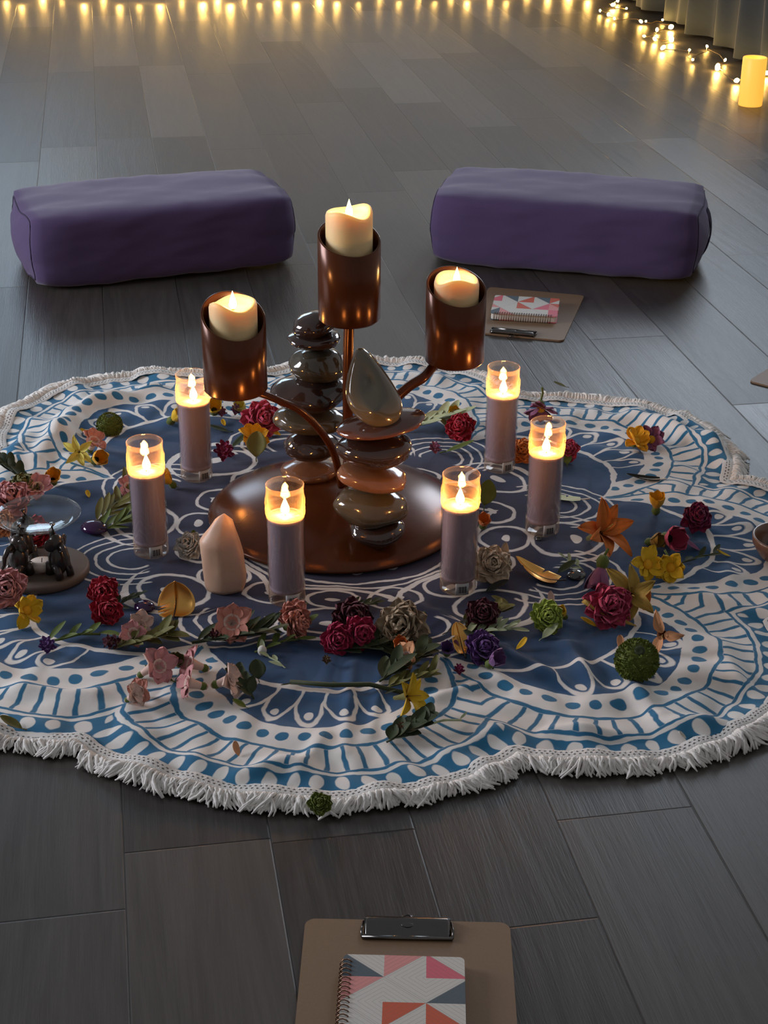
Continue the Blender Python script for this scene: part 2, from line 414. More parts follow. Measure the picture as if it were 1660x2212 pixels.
def hem_mat():
    t = NT('white_hem_braid'); uv = t.n('ShaderNodeUVMap'); uv.uv_map = 'braid'; x, y, _ = t.xyz(E_(t, uv.outputs[0]))
    def row(yc, ph): q = (x/.0072+ph).frac()-.5; return t.lt(hyp(q*.0072/1.5, y-yc), .0011, .0004)
    h = row(.0075, 0.0).max(row(.0125, .5)); c = t.mix(h*.93, (.66, .65, .62), (.03, .03, .035))
    p = t.n('ShaderNodeBsdfPrincipled'); t.put(p.inputs['Base Color'], c); p.inputs['Roughness'].default_value = .9
    t.put(p.inputs['Normal'], t.bump(t.noise(t.coord(), 500, 3)-h, .7, .002)); return t.done(p)
def make_cloth():
    NR, NTH = 230, 1320
    phi = np.linspace(0, 2*PI, NTH, endpoint=False); B = bound(phi, RHO)
    tt = np.linspace(0, 1, NR+1)[1:]
    r = tt[:, None]*B[None, :]; ph = np.repeat(phi[None, :], NR, 0)
    x, y = warp(r, ph); z = zc(x, y)
    co_ = np.stack([x.ravel(), y.ravel(), z.ravel()], 1); co_ = np.vstack([[[CC[0], CC[1], .0035]], co_])
    du = np.vstack([[[0, 0]], np.stack([(r*np.cos(ph)).ravel(), (r*np.sin(ph)).ravel()], 1)])
    i = np.arange(NTH); i2 = (i+1) % NTH
    tri = np.stack([np.zeros(NTH, int), 1+i, 1+i2], 1)
    qs = []
    for j in range(NR-1):
        a = 1+j*NTH; qs.append(np.stack([a+i, a+NTH+i, a+NTH+i2, a+i2], 1))
    qs = np.vstack(qs)
    me = bpy.data.meshes.new('mandala_cloth'); me.vertices.add(len(co_)); me.vertices.foreach_set('co', co_.ravel())
    loops = np.concatenate([tri.ravel(), qs.ravel()]); me.loops.add(len(loops)); me.loops.foreach_set('vertex_index', loops)
    nf = len(tri)+len(qs); st = np.concatenate([np.arange(len(tri))*3, len(tri)*3+np.arange(len(qs))*4])
    me.polygons.add(nf); me.polygons.foreach_set('loop_start', st)
    me.update(calc_edges=True); me.polygons.foreach_set('use_smooth', np.ones(nf, bool))
    uvl = me.uv_layers.new(name='pattern'); uvl.data.foreach_set('uv', du[loops].ravel())
    me.materials.append(cloth_mat()); me.validate()
    o = bpy.data.objects.new('mandala_cloth', me); C.objects.link(o)
    tag(o, 'round scalloped blue and white mandala cloth with a white fringe spread on the floor', 'tablecloth')
    # fringe: short fluffy cotton tufts all round the hem, too many to count
    M = MB(); n = 1700; rr = random.Random(3); hem = MB()
    ph = np.linspace(0, 2*PI, 2600, endpoint=False); bx, by = warp(bound(ph, RHO), ph)
    # resample by arc length
    P_ = np.stack([bx, by], 1); seg = np.linalg.norm(np.roll(P_, -1, 0)-P_, axis=1); cum = np.concatenate([[0], np.cumsum(seg)]); tot = cum[-1]
    Pc = np.vstack([P_, P_[:1]])
    def bp(s):
        s = s % tot; i = min(np.searchsorted(cum, s, 'right')-1, len(P_)-1); f = (s-cum[i])/seg[i]
        return Pc[i]*(1-f)+Pc[i+1]*f
    for q in range(n):
        s = tot*q/n; p = bp(s); tn = bp(s+.01)-bp(s-.01); tn /= np.linalg.norm(tn)+1e-9; nr = np.array([tn[1], -tn[0]])
        z0 = float(zc(np.array([p[0]]), np.array([p[1]]))[0])
        big = .5+.5*math.sin(q*.31+2*math.sin(q*.07)); L = .021+.012*big*rr.random()+.005*rr.random()
        lean = .5*math.sin(q*.19)+rr.uniform(-.35, .35)
        for k in range(4):
            w0 = rr.uniform(.0011, .0026); l2 = L*rr.uniform(.7, 1.1); ln = lean+rr.uniform(-.5, .5); pts = []; h = rr.uniform(.001, .009); cw = rr.uniform(.001, .0045)
            for m_ in range(6):
                f = m_/5; dd = nr*(l2*f)+tn*(ln*l2*f*f+cw*math.sin(f*8+q*1.7+k*2)*f); zz = z0*(1-f)+.003*f+h*math.sin(PI*min(1, f*1.05))+.0008
                pts.append((p[0]+nr[0]*.000+dd[0], p[1]+nr[1]*.000+dd[1], zz))
            M.tube(pts, [w0*.7, w0, w0*1.1, w0*1.1, w0*1.0, w0*.6], 6)
    fm = mat('white_cotton_fringe', (.74, .72, .68), .95, .06, 60, spec=.1, bump=.6)
    f = M.build('fringe', fm, o); f['kind'] = 'stuff'; f['label'] = 'short fluffy white cotton fringe'
    ring = MB(); pts = []
    nn = 1100; v = []; fc = []
    for q in range(nn):
        s = tot*q/nn; p = bp(s); tn = bp(s+.006)-bp(s-.006); tn /= np.linalg.norm(tn)+1e-9; nr = np.array([tn[1], -tn[0]]); z0 = float(zc(np.array([p[0]]), np.array([p[1]]))[0])
        for dd, dz in ((-.019, .0008), (-.017, .0022), (-.011, .0030), (-.005, .0028), (.001, .0022), (.004, -.001)):
            v.append((p[0]+nr[0]*dd, p[1]+nr[1]*dd, z0+dz+.0004*math.sin(q*1.9)))
    for q in range(nn):
        for k in range(5): a = q*6+k; b = ((q+1) % nn)*6+k; fc.append((a, b, b+1, a+1))
    ho = ring.add(v, fc).build('hem', hem_mat(), o)
    ul = ho.data.uv_layers.new(name='braid')
    for pl in ho.data.polygons:
        for li, vi in zip(pl.loop_indices, pl.vertices):
            q = vi//6; q = nn if (q == 0 and pl.index >= (nn-1)*5) else q
            ul.data[li].uv = (q*tot/nn, (0, .002, .008, .014, .019, .022)[vi % 6])
    return o
make_cloth()

# ------------------------------------------------------------------ bolsters
purple = mat('purple_cotton', (.076, .048, .122), .85, .10, 6, sheen=.2, spec=.2, bump=.12, col2=(.060, .038, .100))
seam_m = mat('dark_purple_piping', (.025, .014, .045), .8, .1)
def bolster(label, c, ang, L, W, H, handle):
    root = thing('bolster', label, 'bolster', (c[0], c[1], 0), (0, 0, ang), 'purple bolsters beyond the cloth')
    N = 26
    def shape(x, y, z):       # cube -> pillow; x,y,z in -1..1
        p = 7.0; q = (abs(y)**p+abs(z)**p)**(1/p); m = max(abs(y), abs(z)) or 1
        s = m/q if q else 1
        yy, zz = y*s, z*s
        e = (1-abs(x)**9*.13); bul = 1+.035*math.cos(x*PI/2)
        X = x*(L/2)*(1-.07*(yy*yy+zz*zz)/2*abs(x)) + (0.012*x*(1-yy*yy)*(1-zz*zz))
        wr = .004*mnoise.noise(Vector((x*3, yy*2, zz*2)))+.0025*mnoise.noise(Vector((x*9, yy*4, zz*5+4)))+.003*abs(x)**6*math.sin(9*yy+6*zz)
        corner = abs(x)**8*max(0, zz)*abs(yy)**3*.012
        Y = yy*(W/2)*e*bul+wr; Z = zz*(H/2)*e*(1+.04*math.cos(x*PI/2) if z > 0 else 1)+wr*.8+corner
        Z = max(Z, -H/2+.002)
        return (X, Y, Z+H/2)
    M = MB(); idx = {}; v = []; f = []
    def vid(a, b, c_):
        k = (a, b, c_)
        if k not in idx: idx[k] = len(v); v.append(shape(2*a/N-1, 2*b/N-1, 2*c_/N-1))
        return idx[k]
    for s_ in (0, N):
        for i in range(N):
            for j in range(N):
                f.append((vid(s_, i, j), vid(s_, i+1, j), vid(s_, i+1, j+1), vid(s_, i, j+1)))
                f.append((vid(i, s_, j), vid(i+1, s_, j), vid(i+1, s_, j+1), vid(i, s_, j+1)))
                f.append((vid(i, j, s_), vid(i+1, j, s_), vid(i+1, j+1, s_), vid(i, j+1, s_)))
    M.add(v, f); o = M.build('cover', purple, root)
    import bmesh
    b = bmesh.new(); b.from_mesh(o.data); bmesh.ops.recalc_face_normals(b, faces=b.faces); b.to_mesh(o.data); b.free()
    for e in (-1, 1):
        pts = []
        for k in range(49):
            a = 2*PI*k/48; y, z = math.cos(a), math.sin(a); m = max(abs(y), abs(z)); y, z = y/m, z/m
            p = Vector(shape(e*1.0, y*.93, z*.93)); pts.append(p+Vector((e*.0005, 0, 0)))
        MB().tube(pts, .0017, 6).build('seam', seam_m, root)
    # carrying strap sewn over one end
    if not handle: return root
    pts = [Vector(shape(handle, 0.05*math.sin(k/3), z))+Vector((handle*(.0012+.0015*math.sin(PI*k/12)), .0, 0)) for k, z in enumerate(np.linspace(-.72, .72, 13))]
    MB().tube(pts, .016, 10, flat=.14, up=(handle, 0, .01)).build('handle', seam_m, root)
    return root
bolster('purple cotton bolster cushion on the floor at left, beyond the cloth', (-.578, 3.805), math.radians(21), .665, .33, .180, 0)
bolster('purple cotton bolster cushion on the floor at right, behind the clipboard', (.460, 3.872), math.radians(-13.5), .672, .33, .180, 1)

# ------------------------------------------------------------------ jar candles
clear = glass('clear_glass', (.97, .97, .96), .03)
def jar_glass_mat():
    t = NT('jar_glass_with_glow_tint_and_wax')
    lw = t.n('ShaderNodeLayerWeight'); fc = E_(t, lw.outputs['Facing'])
    tr = t.n('ShaderNodeBsdfTransparent'); tr.inputs[0].default_value = (.98, .97, .96, 1)
    gl = t.n('ShaderNodeBsdfGlossy'); gl.inputs[1].default_value = .04
    t.put(gl.inputs['Normal'], t.bump(t.noise(t.coord(), 40, 2), .3, .002))
    m1 = t.n('ShaderNodeMixShader'); t.put(m1.inputs[0], fc*fc*fc*.6+.035); t.t.links.new(tr.outputs[0], m1.inputs[1]); t.t.links.new(gl.outputs[0], m1.inputs[2])
    tl = t.n('ShaderNodeBsdfTranslucent'); tl.inputs[0].default_value = (.9, .60, .34, 1)
    z = t.xyz(t.coord())[2]; glow_film = t.band(z, .138, None, .004)*(t.noise(t.coord(), 60, 2)*.5+.5)*(fc*fc*.34+.020)+t.band(z, .1885, None, .001)*.10+t.band(z, .1485, .1510, .0006)*.16+t.band(z, .1590, .1612, .0006)*.12+t.lt(z, .026, .002)*.22  # tinted film and bright rim lines imitate candle glow; bottom band is wax residue
    m2 = t.n('ShaderNodeMixShader'); t.put(m2.inputs[0], glow_film); t.t.links.new(m1.outputs[0], m2.inputs[1]); t.t.links.new(tl.outputs[0], m2.inputs[2])
    return t.done(m2)
jar_glass = jar_glass_mat()
wax_l = mat('lilac_wax', (.31, .25, .30), .55, .05, 20, sss=.6, rad=(.018, .010, .008))
wick_m = mat('charred_wick', (.02, .015, .01), .9, .1)
flame_m = glow('candle_flame', (1.0, .43, .09), 330)
sticker = mat('grey_sticker', (.40, .40, .40), .5, .05)
ink = mat('black_ink', (.05, .05, .05), .6, .05)
pool_m = mat('melted_wax', (.85, .62, .40), .08, .05, 20, sss=.7, rad=(.02, .012, .006))
JR, JH = .0290, .197
def flame(name, parent, x, y, z, h, r, m=flame_m):
    pr = [(.0001, 0), (r*.55, h*.06), (r*.92, h*.18), (r, h*.30), (r*.82, h*.48), (r*.5, h*.68), (r*.2, h*.88), (.0001, h)]
    return MB().lathe(pr, 14, T(x, y, z)).build(name, m, parent)
def jar_candle(label, base, lvl=.143, second=False):
    root = thing('jar_candle', label, 'candle', (base[0], base[1], .0055), (0, 0, rnd.uniform(0, 6)), 'tall lilac jar candles standing on the cloth')
    R_ = JR
    prof = [(.0, .001), (R_*.82, .0005), (R_*.95, .003), (R_*.975, .008), (R_*.96, .020), (R_*.985, .026), (R_*.985, .146), (R_*1.03, .150), (R_*1.035, .158), (R_*1.01, .161), (R_*1.035, .164), (R_*1.035, .172), (R_*.985, .178), (R_*.96, .189), (R_*.985, .193), (R_*.985, JH-.001), (R_*.95, JH), (R_*.925, JH-.002), (R_*.92, .190), (R_*.93, .178), (R_*.93, .15), (R_*.925, .03), (R_*.6, .016), (0, .013)]
    MB().lathe(prof, 40).build('glass_jar', jar_glass, root)
    MB().lathe([(0, .020), (R_*.88, .021), (R_*.915, .026), (R_*.92, lvl-.004), (R_*.915, lvl+.002), (R_*.86, lvl), (R_*.2, lvl-.001), (0, lvl-.001)], 36).build('wax', wax_l, root)
    MB().lathe([(0, lvl+.0012), (R_*.84, lvl+.0012), (R_*.86, lvl+.0002), (0, lvl-.0005)], 30).build('melted_wax', pool_m, root)
    MB().tube([(0, 0, lvl), (.0006, 0, lvl+.005), (.0018, 0, lvl+.009)], .0009, 6).build('wick', wick_m, root)
    flame('flame', root, .001, 0, lvl+.004, .027, .0066)
    a0 = math.atan2(-base[1], -base[0])+rnd.uniform(.2, .9)-root.rotation_euler[2]
    M = MB(); v = []; f = []; n = 8
    for k in range(n+1):
        a = a0+(k/n-.5)*.75
        for z in (.004, .024): v.append((R_*1.0*math.cos(a), R_*1.0*math.sin(a), z))
    for k in range(n): f.append((2*k, 2*k+2, 2*k+3, 2*k+1))
    st = M.add(v, f).build('sticker', sticker, root, solid=.0003)
    M = MB()
    for k in range(9):
        a = a0+(k/9-.45)*.45; w_ = .0002+.00022*((k*7) % 3); M.box(-w_, w_, -.0002, .0003, .008, .019, RZ(a-PI/2) @ T(0, R_*1.008, 0))
    M.build('barcode', ink, st, smooth=False)
    return root
jar_candle('lit lilac jar candle at front left, beside the pink crystal tower', G(621, 1303))
jar_candle('lit lilac jar candle at front right, beside the cream blossom', G(989, 1278))
jar_candle('lit lilac jar candle at far right, with the pale green feather at its foot', G(1171, 1153), .141)
jar_candle('lit lilac jar candle at back right, standing nearest the wooden clipboard', G(1079, 1018))
jar_candle('lit lilac jar candle at back left, partly behind the left copper cup', G(426, 1037), .145)
jar_candle('lit lilac jar candle at far left, nearest the glass oil burner', G(328, 1200))

# ------------------------------------------------------------------ candle holder with stacked stones
copper = mat('brown_copper_glaze', (.100, .028, .007), .22, .12, 18, metal=.3, coat=.0, spec=.35, col2=(.055, .015, .005))
copper_in = mat('dark_copper_inside', (.05, .018, .008), .4, .1, metal=.4)
holder = thing('stone_candle_holder', 'brown glazed candle holder with three copper cups, curved arms and two stacks of glossy stones', 'candle holder', (-.080, 2.385, .0058))
HO = Vector((-.080, 2.385, .0058))
def L_(x, y, z): return (x-HO.x, y-HO.y, z-HO.z)
def dish_z(r, R_=.217): return .046*max(0, 1-(r/R_)**2)**.75
prof = [(0, 0), (.205, 0), (.215, .002), (.217, .006), (.214, .0085)]+[(r, .008+dish_z(r)) for r in np.linspace(.21, 0.0001, 26)]
MB().lathe(prof, 96).build('base_dish', copper, holder)
stone_mats = {
 'dark': mat('dark_polished_stone', (.035, .020, .016), .08, .3, 20, coat=.6, bump=.15),
 'grey': mat('grey_polished_stone', (.060, .054, .038), .09, .25, 16, coat=.6, bump=.12),
 'tan': mat('tan_polished_stone', (.20, .095, .048), .16, .2, 30, coat=.4, col2=(.11, .05, .026), bump=.15),
 'olive': mat('olive_polished_stone', (.066, .052, .032), .12, .2, 14, coat=.3, col2=(.06, .05, .035), bump=.12),
 'rust': mat('rust_polished_stone', (.15, .055, .032), .10, .2, 22, coat=.6, col2=(.09, .035, .025), bump=.12)}
def stone(px, py, wp, hp, yw, tilt, m, seed, taper=0.0, pointed=0.0, label=None, flat=.85):
    x, z = V(px, py, yw); dep = yw*math.cos(TH)+(CH-z)*math.sin(TH); s = F/dep
    a = wp/2/s; b = a*flat; el = math.atan2(CH-z, yw)
    c = math.sqrt(max((hp/2/s)**2-(b*math.sin(el))**2, (.15*a)**2))/math.cos(el)
    rr = random.Random(seed); o = Vector((rr.uniform(0, 9), rr.uniform(0, 9), rr.uniform(0, 9)))
    def fn(X, Y, Z):
        u, w = X/a, Z/c
        k = 1+.13*mnoise.noise(Vector((X/a, Y/b, Z/c))*1.1+o)+.03*mnoise.noise(Vector((X/a, Y/b, Z/c))*3+o)
        X *= k*(1-taper*w); Y *= k*(1-taper*w*.7); Z *= k
        if pointed: X *= (1-.35*max(0, -w)*pointed)
        return (X, Y, Z)
    M = MB().ball(a, b, c, Matrix.Translation(L_(x, yw, z)) @ RY(-tilt), 36, 22, fn)
    st = M.build('stone', stone_mats[m], holder)
    if label: st['label'] = label
    return st
YF, YB = 2.232, 2.435
stone(815, 1150, 122, 78, YF-.005, 0, 'dark', 1, -.25, 1.0, 'small dark pointed stone at the foot of the front stack')
stone(802, 1095, 162, 98, YF, -.06, 'olive', 2, -.12, 0, 'olive brown stone second from the bottom')
stone(804, 1030, 156, 74, YF, -.16, 'tan', 3, -.1, 0, 'tan speckled stone in the front stack')
stone(812, 968, 168, 88, YF, 0, 'dark', 4, 0, 0, 'dark glossy brown stone')
stone(818, 915, 196, 66, YF, .17, 'rust', 5, .02, 0, 'wide flat rust brown stone', flat=.7)
# upright pear-shaped stone on top of the front stack, built from its outline at its own distance and thickness
def pear():
    out = [(768, 757), (790, 760), (815, 785), (840, 815), (862, 845), (874, 872), (868, 896), (848, 910), (815, 913), (780, 900), (755, 878), (743, 850), (747, 820), (755, 790)]
    yw = YF-.005; pts = [V(px, py+2, yw) for px, py in out]; cx = sum(p[0] for p in pts)/len(pts); cz = sum(p[1] for p in pts)/len(pts)
    M = MB(); v = []; f = []; n = len(pts); ring = [.22, .35, .62, .82, .94, 1.0, .94, .82, .62, .35, .22]; m = len(ring)
    for j, k in enumerate(ring):
        th = -1 if j < 5 else 1 if j > 5 else 0; dy = th*.030*math.sqrt(max(0, 1-k*k))
        for (x, z) in pts: v.append(L_(cx+(x-cx)*k, yw+dy+(z-cz)*.35, cz+(z-cz)*k))
    for j in range(m-1):
        for k in range(n): f.append((j*n+k, (j+1)*n+k, (j+1)*n+(k+1) % n, j*n+(k+1) % n))
    f.append(tuple(range(n))); f.append(tuple((m-1)*n+k for k in range(n))[::-1])
    o = M.add(v, f).build('stone', mat('amber_grey_stone', (.13, .098, .056), .10, .2, 12, coat=.6, col2=(.10, .085, .055), bump=.1), holder, subsurf=2)
    o['label'] = 'large grey amber pear-shaped stone on top of the front stack'
pear()
stone(672, 1015, 134, 62, YB, 0, 'tan', 7, 0, 0, 'flat tan stone at the foot of the back stack')
stone(672, 962, 122, 70, YB, 0, 'dark', 8, 0, 0)
stone(668, 905, 160, 72, YB, -.05, 'olive', 9, 0, 0, 'rough olive tan stone')
stone(668, 848, 168, 92, YB, .05, 'dark', 10, -.05, 0, 'broad dark stone in the back stack')
stone(686, 788, 122, 84, YB, -.05, 'grey', 11, 0, 0, 'smooth grey round stone')
stone(680, 732, 118, 50, YB, .02, 'dark', 12, 0, 0)
stone(680, 702, 98, 62, YB, .25, 'dark', 13, .1, 0, 'dark lumpy stone on top of the back stack')

cream = mat('cream_wax', (.80, .60, .31), .5, .04, 20, sss=.5, rad=(.017, .015, .011))
led_m = glow('electric_flame', (1.0, .62, .16), 40)
def cup(px, pb, yw, low, high, ldir, candle_top, candle_low, arm):
    # px,pb: pixel of the centre of the cup's bottom; low/high: front and back lip heights in pixels
    x, zb = V(px, pb, yw); R_ = .0490
    z_lo = V(px, low, yw-R_*.95)[1]; z_hi = V(px, high, yw+R_*.95)[1]
    M = MB(); n = 64; v = []; f = []
    def lip(a): return (z_lo+z_hi)/2-(z_hi-z_lo)/2*math.cos(a-ldir)
    for k in range(n):
        a = 2*PI*k/n; zl = lip(a); c_, s_ = math.cos(a), math.sin(a)
        for (r, z) in ((0.0005, zb), (R_*.93, zb), (R_, zb+.004), (R_, (zb+zl)/2), (R_, zl-.001), (R_-.001, zl), (R_-.003, zl), (R_-.004, zl-.001), (R_-.004, (zb+zl)/2), (R_-.004, zb+.006), (0.0005, zb+.005)):
            v.append(L_(x+r*c_, yw+r*s_, z))
    m = 11
    for k in range(n):
        k2 = (k+1) % n
        for j in range(m-1): f.append((k*m+j, k2*m+j, k2*m+j+1, k*m+j+1))
    o = M.add(v, f).build('candle_cup', copper, holder)
    # battery pillar candle standing inside
    rc = .0365; zt = V(px, candle_top, yw)[1]; z0 = zb+.0055
    cd = thing('pillar_candle', candle_low, 'candle', (x, yw, z0), (0, 0, rnd.uniform(0, 6)), 'cream battery candles in the copper cups')
    M = MB(); v = []; f = []; n = 48; H = zt-z0; ph = rnd.uniform(0, 6)
    for k in range(n):
        a = 2*PI*k/n; w_ = .0045*math.sin(2*a+ph)+.0025*math.sin(3*a+ph*2); c_, s_ = math.cos(a), math.sin(a)
        for (r, z) in ((.0005, 0), (rc, 0), (rc, H*.5), (rc, H-.006+w_), (rc-.0015, H-.001+w_), (rc-.005, H+w_), (rc-.009, H-.004+w_*.6), (rc-.013, H-.009+w_*.2), (.006, H-.012), (.0005, H-.012)):
            v.append((r*c_, r*s_, z))
    for k in range(n):
        k2 = (k+1) % n
        for j in range(9): f.append((k*10+j, k2*10+j, k2*10+j+1, k*10+j+1))
    M.add(v, f).build('wax_body', cream, cd)
    fl = flame('flame', cd, 0, 0, H-.011, .029, .0058, led_m); MB().tube([(0, 0, H-.013), (0, 0, H-.006)], .0022, 8).build('wick', mat('yellow_wick', (.7, .4, .1), .6), cd)
    l = bpy.data.lights.new('candle_light', 'POINT'); l.energy = .28; l.color = (1, .64, .26); l.shadow_soft_size = .007
    lo = bpy.data.objects.new('candle_light', l); C.objects.link(lo); lo.location = (x, yw, zt+.012)
    return Vector((x, yw, zb))
c1 = cup(510, 843, 2.257, 738, 628, -PI/2+.35, 653, 'cream pillar candle in the left copper cup, the lowest of the three', None)
c2 = cup(755, 690, 2.360, 556, 470, -PI/2+.35, 455, 'tall cream pillar candle in the middle copper cup, highest of the three', None)
c3 = cup(982, 780, 2.433, 665, 574, -PI/2+.35, 600, 'cream pillar candle in the right copper cup', None)
def arm(pts, w, fl, label):
    # smooth the polyline
    P3 = [Vector(p) for p in pts]; out = []
    for i in range(len(P3)-1):
        p0 = P3[max(i-1, 0)]; p1 = P3[i]; p2 = P3[i+1]; p3 = P3[min(i+2, len(P3)-1)]
        for k in range(8):
            t = k/8; out.append(.5*((2*p1)+(p2-p0)*t+(2*p0-5*p1+4*p2-p3)*t*t+(3*p1-p0-3*p2+p3)*t**3))
    out.append(P3[-1]); o = MB().tube([p-HO for p in out], w, 10, flat=fl, up=(0, -1, .2)).build('arm', copper, holder); o['label'] = label
def vp(px, py, y): x, z = V(px, py, y); return (x, y, z)
arm([c2+Vector((0, 0, .003)), vp(752, 800, 2.37), vp(752, 900, 2.38), vp(752, 1050, 2.39)], .0085, .8, 'straight upright arm of the middle cup')
arm([c1+Vector((0, 0, -.001)), c1+Vector((.035, .0, -.004)), vp(610, 868, 2.27), vp(650, 888, 2.29), vp(692, 930, 2.32), vp(722, 980, 2.345), vp(738, 1050, 2.37)], .0062, 1.1, 'curved arm of the left cup')
arm([c3+Vector((0, 0, -.001)), c3+Vector((-.03, 0, -.006)), vp(915, 815, 2.41), vp(880, 838, 2.40), vp(840, 880, 2.39), vp(800, 960, 2.38), vp(780, 1040, 2.37)], .0085, .9, 'curved arm of the right cup')

# ------------------------------------------------------------------ crystal tower
def crystal():
    x, y = G(487, 1275); out = [(485, 1112), (503, 1125), (515, 1160), (528, 1200), (534, 1240), (532, 1275), (505, 1292), (470, 1290), (443, 1275), (437, 1235), (432, 1190), (430, 1168), (447, 1148), (465, 1122)]
    root = None; M = MB(); pts = [V(a, b, y) for a, b in out]; zmin = min(p[1] for p in pts)
    def outline(z):      # half widths by slicing the outline
        xs = []
        for i in range(len(pts)):
            a, b = pts[i], pts[(i+1) % len(pts)]
            if (a[1]-z)*(b[1]-z) <= 0 and a[1] != b[1]: xs.append(a[0]+(b[0]-a[0])*(z-a[1])/(b[1]-a[1]))
        return (min(xs), max(xs)) if len(xs) > 1 else None
    zt = max(p[1] for p in pts); v = []; f = []; n = 28; rows = 22; rws = []
    for j in range(rows+1):
        z = .004+(zt-.004)*j/rows; q = outline(min(max(z, zmin+.012), zt-.0015)); rws.append((z, q))
    for z, q in rws:
        cx = (q[0]+q[1])/2; h = (q[1]-q[0])/2*(1 if z < zt-.003 else .7); 
        for k in range(n):
            a = 2*PI*k/n; fc = 1/max(abs(math.cos(((a+PI/6) % (PI/3))-PI/6)), .01)*.93
            r = h*(.55+.45*fc); g = 1+.03*mnoise.noise(Vector((math.cos(a)*2, math.sin(a)*2, z*30)))
            rr = 1 if z > .012 else .93+.07*(z-.004)/.008
            v.append((cx-x+r*g*rr*math.cos(a), r*g*rr*.8*math.sin(a), z-.004))
    for j in range(rows):
        for k in range(n): f.append((j*n+k, j*n+(k+1) % n, (j+1)*n+(k+1) % n, (j+1)*n+k))
    f.append(tuple(range(n))[::-1]); f.append(tuple(rows*n+k for k in range(n)))
    m = mat('rose_quartz', (.62, .46, .34), .45, .1, 9, sss=.4, col2=(.50, .27, .17), rad=(.02, .01, .008), bump=1.0, spec=.4)
    o = M.add(v, f).build('crystal_tower', m); o.location = (x, y, .0055)
    tag(o, 'upright peach pink crystal tower beside the front left jar candle', 'crystal')
crystal()

# ------------------------------------------------------------------ clipboards and notebooks
def board_mat():
    t = NT('brown_hardboard'); c = t.coord(); f = t.noise(c, 300, 3, .7); g = t.noise(c, 4, 2)
    p = t.n('ShaderNodeBsdfPrincipled'); t.put(p.inputs['Base Color'], t.mix(f*.5+g*.3, (.145, .088, .046), (.225, .140, .078))); p.inputs['Roughness'].default_value = .55
    return t.done(p)
board_m = board_mat()
chrome = mat('chrome_clip', (.13, .125, .12), .16, .05, metal=1.0)
def quilt_mat():
    t = NT('quilt_print_cover'); x, y, z = t.xyz(t.coord())
    a = (x+.066)/.0450; b = (y+.09)/.0365
    ca = a.floor(); cb = b.floor(); fa = a.frac(); fb = b.frac()
    par = ((ca+cb)*.5).frac().gt(.25)
    # diagonal flips with parity so the triangles meet in diamonds
    fx = fa*(1-par)+(1-fa)*par
    diag = (fx+fb-1); up = diag.gt(0)
    rn = t.wn(t.comb(ca, cb, up))
    stripe = ((diag.abs()*6).frac()-.5).abs(); line = t.lt(stripe, .06, .03)
    pink = rn.gt(.80); c = t.mix(rn.gt(.42), (.54, .52, .47), (.50, .085, .035)); c = t.mix(rn.gt(.60), c, (.58, .11, .15)); c = t.mix(rn.gt(.76), c, (.60, .24, .22)); c = t.mix(rn.gt(.93), c, (.06, .09, .11))
    c = t.mix(line*.35, c, (.12, .11, .11)); c = t.mix(t.lt(diag.abs(), .012, .01)*.5, c, (.2, .18, .17))
    p = t.n('ShaderNodeBsdfPrincipled'); t.put(p.inputs['Base Color'], c); p.inputs['Roughness'].default_value = .5
    t.put(p.inputs['Normal'], t.bump(t.noise(t.coord(), 120, 3), .15, .001))
    return t.done(p)
quilt = quilt_mat(); paper = mat('paper_pages', (.70, .67, .60), .8, .05, 400); wire_m = mat('bronze_wire', (.20, .12, .08), .35, .1, metal=.9)
def rrect(w, h, r, n=6):
    out = []
    for cx, cy, a0 in ((w/2-r, h/2-r, 0), (-w/2+r, h/2-r, PI/2), (-w/2+r, -h/2+r, PI), (w/2-r, -h/2+r, 1.5*PI)):
        for k in range(n+1): a = a0+PI/2*k/n; out.append((cx+r*math.cos(a), cy+r*math.sin(a)))
    return out
def slab(M, w, h, r, z0, z1, mt=None):
    o = rrect(w, h, r); n = len(o); v = [(x, y, z0) for x, y in o]+[(x, y, z1) for x, y in o]
    return M.add(v, [tuple(range(n))[::-1], tuple(range(n, 2*n))]+[(k, (k+1) % n, n+(k+1) % n, n+k) for k in range(n)], mt)
def clipboard(label, c, ang):      # local +Y is the clip end
    root = thing('clipboard', label, 'clipboard', (c[0], c[1], 0), (0, 0, ang), 'brown clipboards lying on the floor')
    slab(MB(), .229, .318, .012, .0005, .0040).build('board', board_m, root, smooth=False)
    cl = thing('clip', None, None); cl.parent = root
    Y = .318/2
    M = MB(); # bent sheet metal plate and roll
    v = []; pr = [(-.028, .0045), (-.020, .0075), (-.010, .0105), (-.003, .0125), (.002, .0105), (.003, .0065), (.001, .0045)]
    xs = (-.048, -.044, .044, .048)
    for x in xs:
        for y, z in pr: v.append((x, Y+y-.004, z-(0.0015 if abs(x) > .046 else 0)))
    m = len(pr); f = [(i*m+j, i*m+j+1, (i+1)*m+j+1, (i+1)*m+j) for i in range(3) for j in range(m-1)]
    o = M.add(v, f).build('clip_plate', chrome, root, solid=.001, bevel=0)
    MB().tube([(-.050, Y-.031, .0062), (.050, Y-.031, .0062)], .0024, 10).build('clip_bar', chrome, root)
    for s_ in (-1, 1): MB().tube([(s_*.050, Y-.031, .0062), (s_*.051, Y-.020, .0075), (s_*.049, Y-.006, .007)], .0013, 8).build('clip_spring', chrome, root)
    MB().ball(.007, .0045, .0012, T(0, Y-.014, .0105)).build('rivet', chrome, root)
    bpy.data.objects.remove(cl)
    # ring tab folded over the end
    MB().tube([(-.006, Y-.001, .006), (-.005, Y+.006, .005), (0, Y+.009, .0045), (.005, Y+.006, .005), (.006, Y-.001, .006)], .0012, 8).build('hanging_ring', chrome, root)
    return root
